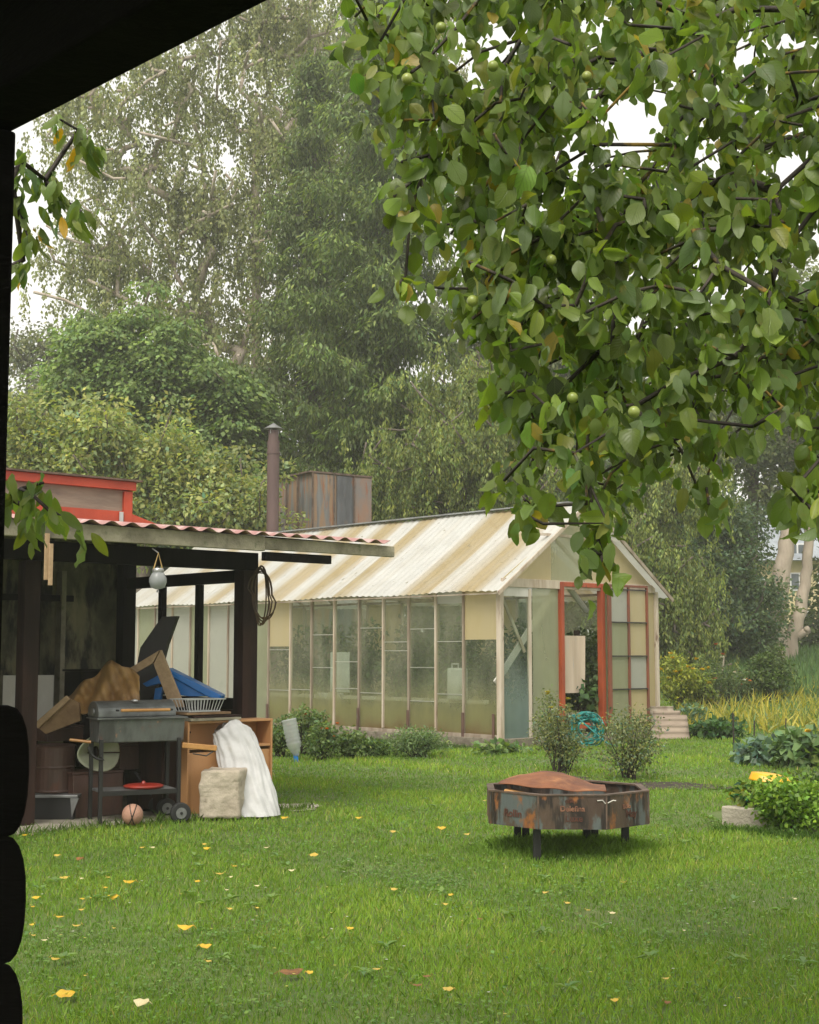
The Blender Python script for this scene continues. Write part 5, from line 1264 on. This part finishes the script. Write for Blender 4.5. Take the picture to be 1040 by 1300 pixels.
# big drooping spruce-like tree: whorled boughs
def spruce(name, label, u0, y, vtop, vbot, halfpx, n_w, color, per, seed=0, group=None, bowl=1.0, Lr=(.12, .26)):
    b = base_at(u0, y); t = thing(name, b, label, 'tree', group); k = y/1800
    ztop = at(u0, vtop, y).z; zbot = at(u0, vbot, y).z
    mb = MB(); mb.tube([b, b+Z*(ztop-b.z)*.5, V((b.x, b.y, ztop))], [.32, .2, .03], 10); mb.build('trunk', BARK, t, smooth=True)
    bm = MB(); CP_, dirs = [], []
    for i in range(n_w):
        f = (i+rnd.random())/n_w; z = ztop+(zbot-ztop)*f; ln = halfpx*k*(.12+.88*f**.75)*rnd.uniform(.7, 1.12)*(1 if f < .85 else 1-.3*(f-.85)/.15); a_ = i*2.4+rnd.uniform(-.4, .4)
        d_ = V((math.cos(a_), math.sin(a_), 0)); pts = []
        for j in range(6):
            q = j/5; pts.append(V((b.x, b.y, z))+d_*(ln*q)+Z*(-ln*.22*math.sin(q*2.0)*bowl+ln*.10*q*q))
        bm.tube(pts, [.05, .04, .032, .024, .016, .008], 5)
        m = max(3, int(ln/.26))
        for j in range(m):
            q = (j+.5)/m; x = q*5; i0 = min(4, int(x)); p = pts[i0]*(1-(x-i0))+pts[i0+1]*(x-i0); sd = V((-d_.y, d_.x, 0))
            wd = ln*.22*math.sin(math.pi*min(1, q*.8+.15))
            for s_ in (-1, 0, 1):
                CP_.append(p+sd*s_*wd*rnd.uniform(.5, 1.2)-Z*rnd.uniform(0, .2)*abs(s_))
    bm.tube([V((b.x, b.y, zbot)), V((b.x, b.y, ztop))], .03, 5)
    bm.build('bough', BARK, t)
    C = np.array([tuple(p) for p in CP_])
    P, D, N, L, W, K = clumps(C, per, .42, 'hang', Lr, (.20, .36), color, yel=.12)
    P2, D2, N2, L2, W2, K2 = clumps(C, per//2, .50, 'tier', Lr, (.22, .40), tuple(np.array(color)*1.7), yel=.14)  # upper layer coloured lighter: lit bough tops painted into the leaves
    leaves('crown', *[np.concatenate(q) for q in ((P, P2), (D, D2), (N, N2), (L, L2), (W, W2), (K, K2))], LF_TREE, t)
spruce('spruce_tree', 'big dark spruce with hanging branchlets in the middle background', 485, 39, -110, 640, 170, 72, (.105, .145, .042), 46)
spruce('spruce_tree', 'dark spruce rising between the birch and the big spruce', 395, 42, 60, 640, 115, 56, (.105, .14, .045), 42)
# maple lower left
tree('maple_tree', 'dense bright green maple in layers behind the red outbuilding', base_at(180, 38), top_at(180, 470, 38),
     [(150, 440, 60, 40), (210, 460, 55, 45), (100, 490, 45, 40), (180, 510, 60, 40), (260, 490, 60, 45), (240, 560, 70, 40), (290, 570, 50, 60), (150, 560, 60, 40), (300, 510, 40, 40), (120, 425, 40, 30)],
     38, 400, 200, .55, 'tier', (.10, .20), (.55, .8), (.175, .25, .075), BARK, .22, shell=.4)
tree('hazel_shrub', 'light yellow green hazel thicket left of the chimney pipe', base_at(150, 31), top_at(150, 640, 31),
     [(80, 600, 90, 60), (170, 620, 90, 60), (240, 630, 80, 60), (120, 570, 60, 40), (215, 575, 30, 45), (155, 555, 22, 35), (95, 545, 25, 40), (255, 600, 25, 40), (290, 655, 60, 50), (30, 550, 30, 60), (60, 575, 30, 30)],
     31, 330, 130, .5, 'ball', (.09, .17), (.45, .65), (.30, .34, .13), BARK, .1, cat='shrub', yel=.2)
tree('aspen_tree', 'hazy pale tree far away at the left edge', base_at(30, 58), top_at(40, 470, 58),
     [(30, 450, 40, 35), (60, 520, 50, 60), (25, 600, 50, 60), (70, 440, 40, 30), (20, 530, 30, 40)], 58, 120, 120, .9, 'ball', (.12, .24), (.5, .7), (.2, .22, .13), BARK, .2)
# willowy trees behind the greenhouse
wl = [('willow_tree', 'yellow green drooping willow behind the greenhouse ridge', 590, 36, [(600, 520, 80, 60), (560, 560, 80, 60), (640, 560, 80, 80), (540, 620, 70, 50), (620, 630, 90, 60), (600, 480, 40, 40)], (.205, .25, .07), 300),
      ('willow_tree', 'yellow green drooping willow right of the greenhouse gable', 830, 38, [(820, 650, 70, 70), (800, 720, 60, 70), (860, 740, 50, 70), (850, 620, 60, 50), (870, 810, 50, 50), (780, 640, 60, 60)], (.205, .25, .07), 280),
      ('alder_tree', 'blue green bushy tree between the willow and the pale trunks', 900, 42, [(900, 680, 70, 60), (920, 740, 60, 60), (890, 790, 70, 50), (870, 660, 50, 50), (940, 800, 50, 40)], (.11, .165, .08), 240)]
for k, (nm, lb, u_, y_, lo_, c_, n_) in enumerate(wl):
    tree(nm, lb, base_at(u_, y_), top_at(u_, 640 if k else 540, y_), lo_, y_, n_, 210, .58, 'hang' if k < 2 else 'ball', (.09, .16), (.28, .42) if k < 2 else (.5, .75), c_, BARK, .16, yel=.16)
tree('poplar_tree', 'tall leafy tree rising behind the apple boughs', base_at(720, 50), top_at(720, 330, 50),
     [(700, 380, 110, 80), (760, 470, 130, 90), (640, 440, 80, 90), (720, 560, 140, 90), (600, 360, 50, 80), (850, 520, 90, 80)], 50, 360, 140, 1.05, 'hang', (.15, .27), (.45, .7), (.165, .195, .085), BARK, .28)
tree('poplar_tree', 'leafy tree standing behind the forked trunk at the right', base_at(950, 50), top_at(960, 440, 50),
     [(960, 460, 90, 70), (1010, 560, 80, 80), (920, 560, 80, 80), (1020, 400, 50, 60), (1010, 640, 70, 40)], 50, 170, 140, 1.0, 'ball', (.14, .26), (.5, .7), (.165, .195, .09), BARK, .2)
# undergrowth closing the view at ground level
ug = [(60, 44), (150, 45), (240, 43), (330, 46), (430, 45), (530, 43), (620, 45), (700, 44), (790, 46), (880, 47), (925, 52), (1060, 50)]
lbs = ['leftmost of the bushes closing the view behind the shed', 'second bush behind the red outbuilding', 'bush behind the hazel thicket', 'bush behind the chimney pipe', 'bush behind the tin hut', 'bush behind the greenhouse ridge left of the apple boughs',
       'bush behind the middle of the greenhouse', 'bush right behind the greenhouse gable peak', 'dark bush right of the greenhouse gable', 'dark bush left of the pale trunks', 'far bush between garden and yellow house', 'dark bush at the right edge below the yellow house']
for k, (u_, y_) in enumerate(ug):
    if k in (11,): lo_ = [(u_, 815, 55, 40), (u_+20, 770, 50, 40)]
    elif k == 10: lo_ = [(u_, 820, 40, 20)]
    else: lo_ = [(u_, 780, 70, 60), (u_+20, 700, 60, 60), (u_-20, 640, 50, 50)]
    tree('background_bush', lbs[k], base_at(u_, y_), top_at(u_, 780, y_), lo_, y_, 100 if k < 10 else 60, 70, .95, 'ball', (.17, .32), (.5, .7), (.085, .12, .04), BARK, .08, cat='bush', group='bushes closing the background')

# pale forked trunks at the right
def forked():
    b = base_at(982, 44)
    t = thing('forked_tree', b, 'old tree with two pale bare leaning trunks before the yellow house', 'tree')
    y = 44
    def lim(pts, rs, nm='trunk'):
        pp = [V((at(u_, v_, y).x, y+dy, at(u_, v_, y).z)) for (u_, v_, dy) in pts]
        out, ro = [], []
        for i in range(len(pp)-1):
            for j in range(4):
                f = j/4; out.append(pp[i]*(1-f)+pp[i+1]*f+V((.03*math.sin(i*4+j*2.1), .02, 0))); ro.append((rs[i]*(1-f)+rs[i+1]*f)*(1+.025*math.sin(i*3+j*1.7)))
        out.append(pp[-1]); ro.append(rs[-1])
        MB().tube(out, ro, 14).build(nm, BARKL, t, smooth=True)
    lim([(984, 850, 0), (986, 800, 0), (992, 740, .1), (1000, 690, .1), (1006, 640, .2), (1012, 590, .3), (1010, 500, .3)], [.44, .31, .27, .25, .23, .20, .10])
    lim([(1006, 850, .3), (1008, 812, .3), (1020, 775, .3), (1028, 730, .4), (1032, 690, .4), (1036, 630, .4), (1045, 560, .5)], [.30, .22, .19, .17, .15, .13, .08])
    lim([(1014, 808, .3), (1024, 803, .2), (1028, 798, .1)], [.14, .13, .10], 'stub')
    C = lobes_pts([(1010, 520, 60, 50), (1040, 580, 50, 50), (960, 560, 40, 40), (1005, 770, 22, 18)], 44, 70)
    P, D, N, L, W, K = clumps(C, 90, .55, 'ball', (.12, .22), (.5, .7), (.09, .12, .045))
    leaves('crown', P, D, N, L, W, K, LF_TREE, t)
forked()
def house():
    y = 62; a_ = at(950, 800, y); w = 12.0; g = zg(0, y); z1 = at(950, 712, y).z; zt_ = at(950, 655, y).z
    t = thing('yellow_house', V((a_.x+5, y, g)), 'pale yellow house with white windows half hidden behind the trunks', 'house')
    MB().obox(V((a_.x, y, g-.2)), V((w, 0, 0)), V((0, 7, 0)), Z*(z1-g+.2)).build('wall', HOUSEY, t)
    MB().prism([V((a_.x-.4, y-.5, z1)), V((a_.x-.4, y+7.5, z1)), V((a_.x-.4, y+3.5, z1+3.0))], V((w+.8, 0, 0))).build('roof', HROOF, t)
    for (u0, u1, v0, v1) in ((960, 972, 735, 756), (1003, 1027, 727, 750), (1038, 1052, 727, 750), (1008, 1026, 775, 800), (1000, 1024, 690, 706)):
        p0 = at(u0, v1, y); p1 = at(u1, v0, y); W_ = p1.x-p0.x; H_ = p1.z-p0.z
        wd = MB().obox(V((p0.x, y-.06, p0.z)), V((W_, 0, 0)), V((0, .055, 0)), Z*H_).build('window', PVC, t)
        MB().obox(V((p0.x+.06, y-.075, p0.z+.06)), V((W_/2-.1, 0, 0)), V((0, .012, 0)), Z*(H_-.12)).build('window_glass', HGLASS, wd)
        MB().obox(V((p0.x+W_/2+.04, y-.075, p0.z+.06)), V((W_/2-.1, 0, 0)), V((0, .012, 0)), Z*(H_-.12)).build('window_glass', HGLASS, wd)
house()

# ================================================================= APPLE TREE (near, hanging boughs)
def apple():
    poly = [(400, -30), (432, 30), (448, 90), (462, 130), (500, 185), (520, 235), (495, 262), (545, 300), (512, 352), (560, 395), (590, 420), (605, 470), (640, 510), (655, 560), (648, 630), (680, 660), (725, 650), (742, 720), (772, 725), (768, 670),
            (795, 630), (840, 580), (880, 635), (900, 635), (920, 570), (960, 540), (975, 600), (1010, 640), (1045, 670), (1120, 670), (1120, -60), (400, -60)]
    holes = [(592, 78, 20, 22), (800, 165, 30, 32), (832, 115, 17, 15), (732, 190, 15, 24), (475, 200, 20, 24), (990, 560, 22, 20), (925, 520, 16, 18), (700, 250, 10, 12), (880, 590, 20, 14), (555, 335, 22, 16), (640, 30, 10, 14), (940, 60, 10, 22), (965, 130, 9, 14), (905, 200, 8, 14), (1000, 210, 9, 12), (860, 240, 9, 9), (560, 250, 10, 16), (620, 540, 10, 16), (700, 600, 12, 14), (1020, 330, 8, 14), (960, 350, 8, 12), (770, 40, 9, 10), (530, 170, 8, 10), (714, 665, 20, 50), (705, 610, 14, 20), (600, 545, 14, 20)]
    def inside(u, v):
        c = False; j = len(poly)-1
        for i in range(len(poly)):
            (xi, yi), (xj, yj) = poly[i], poly[j]
            if (yi > v) != (yj > v) and u < (xj-xi)*(v-yi)/(yj-yi)+xi: c = not c
            j = i
        return c
    T = []; tries = 0
    while len(T) < 1150 and tries < 20000:
        tries += 1
        u = rnd.uniform(400, 1115); v = rnd.uniform(-55, 745)
        if not inside(u, v): continue
        if any(((u-a)/(ru+12))**2+((v-b)/(rv+12))**2 < 1 for a, b, ru, rv in holes): continue
        dens = .45+.55*min(1, max(0, (u-430)/330)); 
        if v > 560: dens *= .8
        if rnd.random() > dens: continue
        y = rnd.uniform(3.2, 4.7) if u < 700 else rnd.uniform(3.2, 6.2)
        T.append(tuple(at(u, v, y)))
    for (u, v, y) in ((752, 700, 3.4), (760, 722, 3.4), (755, 670, 3.45), (505, 362, 3.3), (500, 250, 3.3), (670, 655, 3.2), (690, 665, 3.2), (1035, 650, 3.2), (1000, 615, 3.2), (640, 610, 3.3), (515, 350, 3.4), (745, 640, 3.4), (765, 705, 3.4), (900, 640, 3.6)): T.append(tuple(at(u, v, y)))
    b = V((2.25, 4.7, 0)); t = thing('apple_tree', b, 'near apple tree whose leafy boughs hang over the whole upper right', 'tree')
    tk = [b, b+V((-.02, 0, .7)), b+V((-.06, -.05, 1.4)), b+V((-.12, -.1, 2.0)), b+V((-.25, -.15, 2.55)), b+V((-.5, -.25, 3.05)), b+V((-.9, -.4, 3.4)), b+V((-1.35, -.6, 3.55)), b+V((-1.8, -.8, 3.5))]
    nodes, par, ends = grow(tk, T, -1.1, .10, .11)
    wood('trunk', nodes, par, .0036, .080, BARKA, t, 8, .85)
    # leaves at ends and along fine twigs
    Pn = []; Dn = []
    nodes_ = nodes; cnt = np.zeros(len(nodes_)); cnt[ends] = 1
    for e in ends:
        j = e; _p = at(900, 200, nodes_[e][1]); P0 = rnd.random()*(1 if nodes_[e][0] > _p.x else .6)
        for step in range(4):
            p = nodes_[j]; m = [7, 3, 2, 1][step] if P0 < .55 else [3, 2, 1, 1][step]
            for q in range(m):
                Pn.append(p+rng.normal(0, [.028, .028, .026, .026][step], 3)); 
                Dn.append(rng.normal(0, .5, 3)+np.array([0, 0, -1.0]))
            j = par[j]
            if j < len(tk)-2: break
    P = np.array(Pn); D = np.array(Dn); n = len(P)
    # drop leaves that hang over the open sky gaps
    cam = np.array(CAM); rel = P-cam; f_ = rel[:, 1]*CP+rel[:, 2]*SP_; uu = 520+1800*rel[:, 0]/f_; vv2 = 650-1800*(-rel[:, 1]*SP_+rel[:, 2]*CP)/f_
    kp = P[:, 1] > 2.2
    for a, b2, ru, rv in holes: kp &= ~((((uu-a)/ru)**2+((vv2-b2)/rv)**2) < .8)
    P, D = P[kp], D[kp]; n = len(P)
    N = rng.normal(0, .7, (n, 3))+np.array([0, -.35, .5]); L = rng.uniform(.036, .072, n)*(1+.25*(rng.random(n) < .12)); W = L*rng.uniform(.42, .80, n)
    C = tints(n, (.160, .230, .040), .36, .14)
    sel = rng.random(n); C[sel < .05] = np.array([.28, .29, .06]); C[sel < .015] = np.array([.40, .30, .05]); C[(sel > .05) & (sel < .14)] = np.array([.19, .26, .11])
    leaves('crown', P, D, N, L, W, C, LF_APPLE, t, True)
    # fruit
    fr = [(600, 382, 3.2), (648, 375, 3.3), (642, 386, 3.3), (727, 505, 3.3), (805, 523, 3.1), (626, 84, 3.3), (820, 79, 3.4), (108, 0, 0), (745, 97, 3.5), (597, 57, 3.3), (560, 35, 3.3), (517, 100, 3.2), (915, 430, 3.5), (700, 330, 3.4)]
    for (u, v, y) in fr:
        if y == 0: continue
        c = at(u, v, y); r_ = .0135; MB().lathe(c, [(max(.0006, r_*math.sin(a_)), -r_*math.cos(a_)) for a_ in np.linspace(.05, math.pi-.1, 10)], 14).build('apple', FRUIT, t, smooth=True)
apple()

def plum():
    b = V((-2.6, 4.2, 0)); t = thing('cherry_tree', b, 'cherry tree sprays with long drooping leaves at the left beside the post', 'tree')
    T = [];
    for (u, v) in ((35, 215), (55, 225), (75, 235), (92, 255), (100, 290), (60, 265), (35, 295), (45, 310), (82, 160), (100, 175), (115, 185), (90, 150), (28, 250), (20, 320), (70, 245), (105, 270), (30, 235), (110, 165)): T.append(tuple(at(u, v, 3.9)+V((0, rnd.uniform(-.1, .1), 0))))
    for (u, v) in ((25, 620), (45, 628), (60, 645), (75, 655), (90, 665), (30, 655), (50, 610), (22, 640)): T.append(tuple(at(u, v, 3.7)+V((0, rnd.uniform(-.1, .1), 0))))
    for (u, v) in ((-260, 660), (-200, 650), (-130, 642), (-80, 638), (-30, 632), (0, 626)): T.append(tuple(at(u, v, 3.8)))
    tk = [b, b+V((0, 0, .8)), b+V((.02, 0, 1.5)), b+V((.05, 0, 2.2)), b+V((.2, .0, 2.7)), b+V((.45, .0, 3.1)), b+V((.9, .1, 3.5)), b+V((1.3, .1, 3.7))]
    nodes, par, ends = grow(tk, T, -.3, .05, .12)
    wood('trunk', nodes, par, .0025, .016, TWIG, t, 8, 1.0)
    Pn, Dn = [], []
    for e in ends:
        j = e
        for step in range(2):
            for q in range([5, 2][step]): Pn.append(nodes[j]+rng.normal(0, .018, 3)); Dn.append(np.array([rng.normal(0, .45), rng.normal(0, .4), -1]))
            j = par[j]
    P, D = np.array(Pn), np.array(Dn); n = len(P); L = rng.uniform(.045, .08, n)
    C = tints(n, (.16, .225, .05), .2, .15); sel = rng.random(n); C[sel < .04] = np.array([.60, .34, .02])
    leaves('crown', P, D, rng.normal(0, .6, (n, 3))+np.array([0, -.7, .3]), L, L*.38, C, LF_APPLE, t, True)
plum()

# ================================================================= AIR, LIGHT, CAMERA
def haze():
    mb = MB().obox(V((-61, -9, -1.4)), V((122, 0, 0)), V((0, 90, 0)), Z*36); o = mb.build('haze', None); 
    m = bpy.data.materials.new('damp air'); m.use_nodes = True; nt = m.node_tree; nt.nodes.clear()
    out = nd(nt, 'ShaderNodeOutputMaterial'); v = nd(nt, 'ShaderNodeVolumePrincipled'); v.inputs['Color'].default_value = (.96, .96, .93, 1); v.inputs['Density'].default_value = .0015; v.inputs['Anisotropy'].default_value = .2
    nt.links.new(v.outputs[0], out.inputs['Volume']); o.data.materials.append(m); tag(o, kind='stuff')
    tag(o, 'thin rainy haze filling the air of the garden', 'haze')
haze()
w = bpy.data.worlds.new('World'); scn.world = w; w.use_nodes = True; nt = w.node_tree; bg = nt.nodes['Background']
sky = nd(nt, 'ShaderNodeTexSky'); sky.sky_type = 'NISHITA'; sky.sun_disc = False; sky.sun_elevation = R(52); sky.sun_rotation = R(200); sky.dust_density = 4; sky.air_density = 1.2
hs = nd(nt, 'ShaderNodeHueSaturation'); hs.inputs['Saturation'].default_value = .12; hs.inputs['Value'].default_value = 1.0
nt.links.new(sky.outputs[0], hs.inputs['Color'])
ov = mix(nt, .65, hs.outputs[0], (7.8, 7.6, 7.0)); nt.links.new(ov, bg.inputs['Color']); bg.inputs['Strength'].default_value = .080
sd = bpy.data.lights.new('sun', 'SUN'); sd.energy = 1.5; sd.angle = R(32); sd.color = (1, .94, .85); so = bpy.data.objects.new('sun', sd); col.objects.link(so)
sel, saz = R(52), R(200)   # sky rotation measured from +Y clockwise
sdir = V((math.sin(saz)*math.cos(sel), math.cos(saz)*math.cos(sel), math.sin(sel)))
so.rotation_euler = sdir.to_track_quat('Z', 'Y').to_euler()
cd = bpy.data.cameras.new('camera'); co = bpy.data.objects.new('camera', cd); col.objects.link(co); scn.camera = co
co.location = CAM; co.rotation_euler = (math.pi/2+PITCH, 0, 0)
cd.sensor_fit = 'VERTICAL'; cd.sensor_height = 36; cd.lens = 1800/1300*36; cd.clip_end = 500
scn.view_settings.view_transform = 'Standard'; scn.view_settings.look = 'None'; scn.view_settings.exposure = 1.25; scn.view_settings.gamma = 1
cy = scn.cycles if hasattr(scn, 'cycles') else None
scn.render.engine = 'CYCLES'; cy = scn.cycles
cy.max_bounces = 7; cy.diffuse_bounces = 3; cy.glossy_bounces = 2; cy.transmission_bounces = 3; cy.transparent_max_bounces = 12; cy.volume_bounces = 1
cy.use_denoising = True; cy.denoiser = 'OPENIMAGEDENOISE'; cy.caustics_reflective = False; cy.caustics_refractive = False
cy.sample_clamp_indirect = 4
for o in bpy.data.objects:
    if '_o' in o: del o['_o']
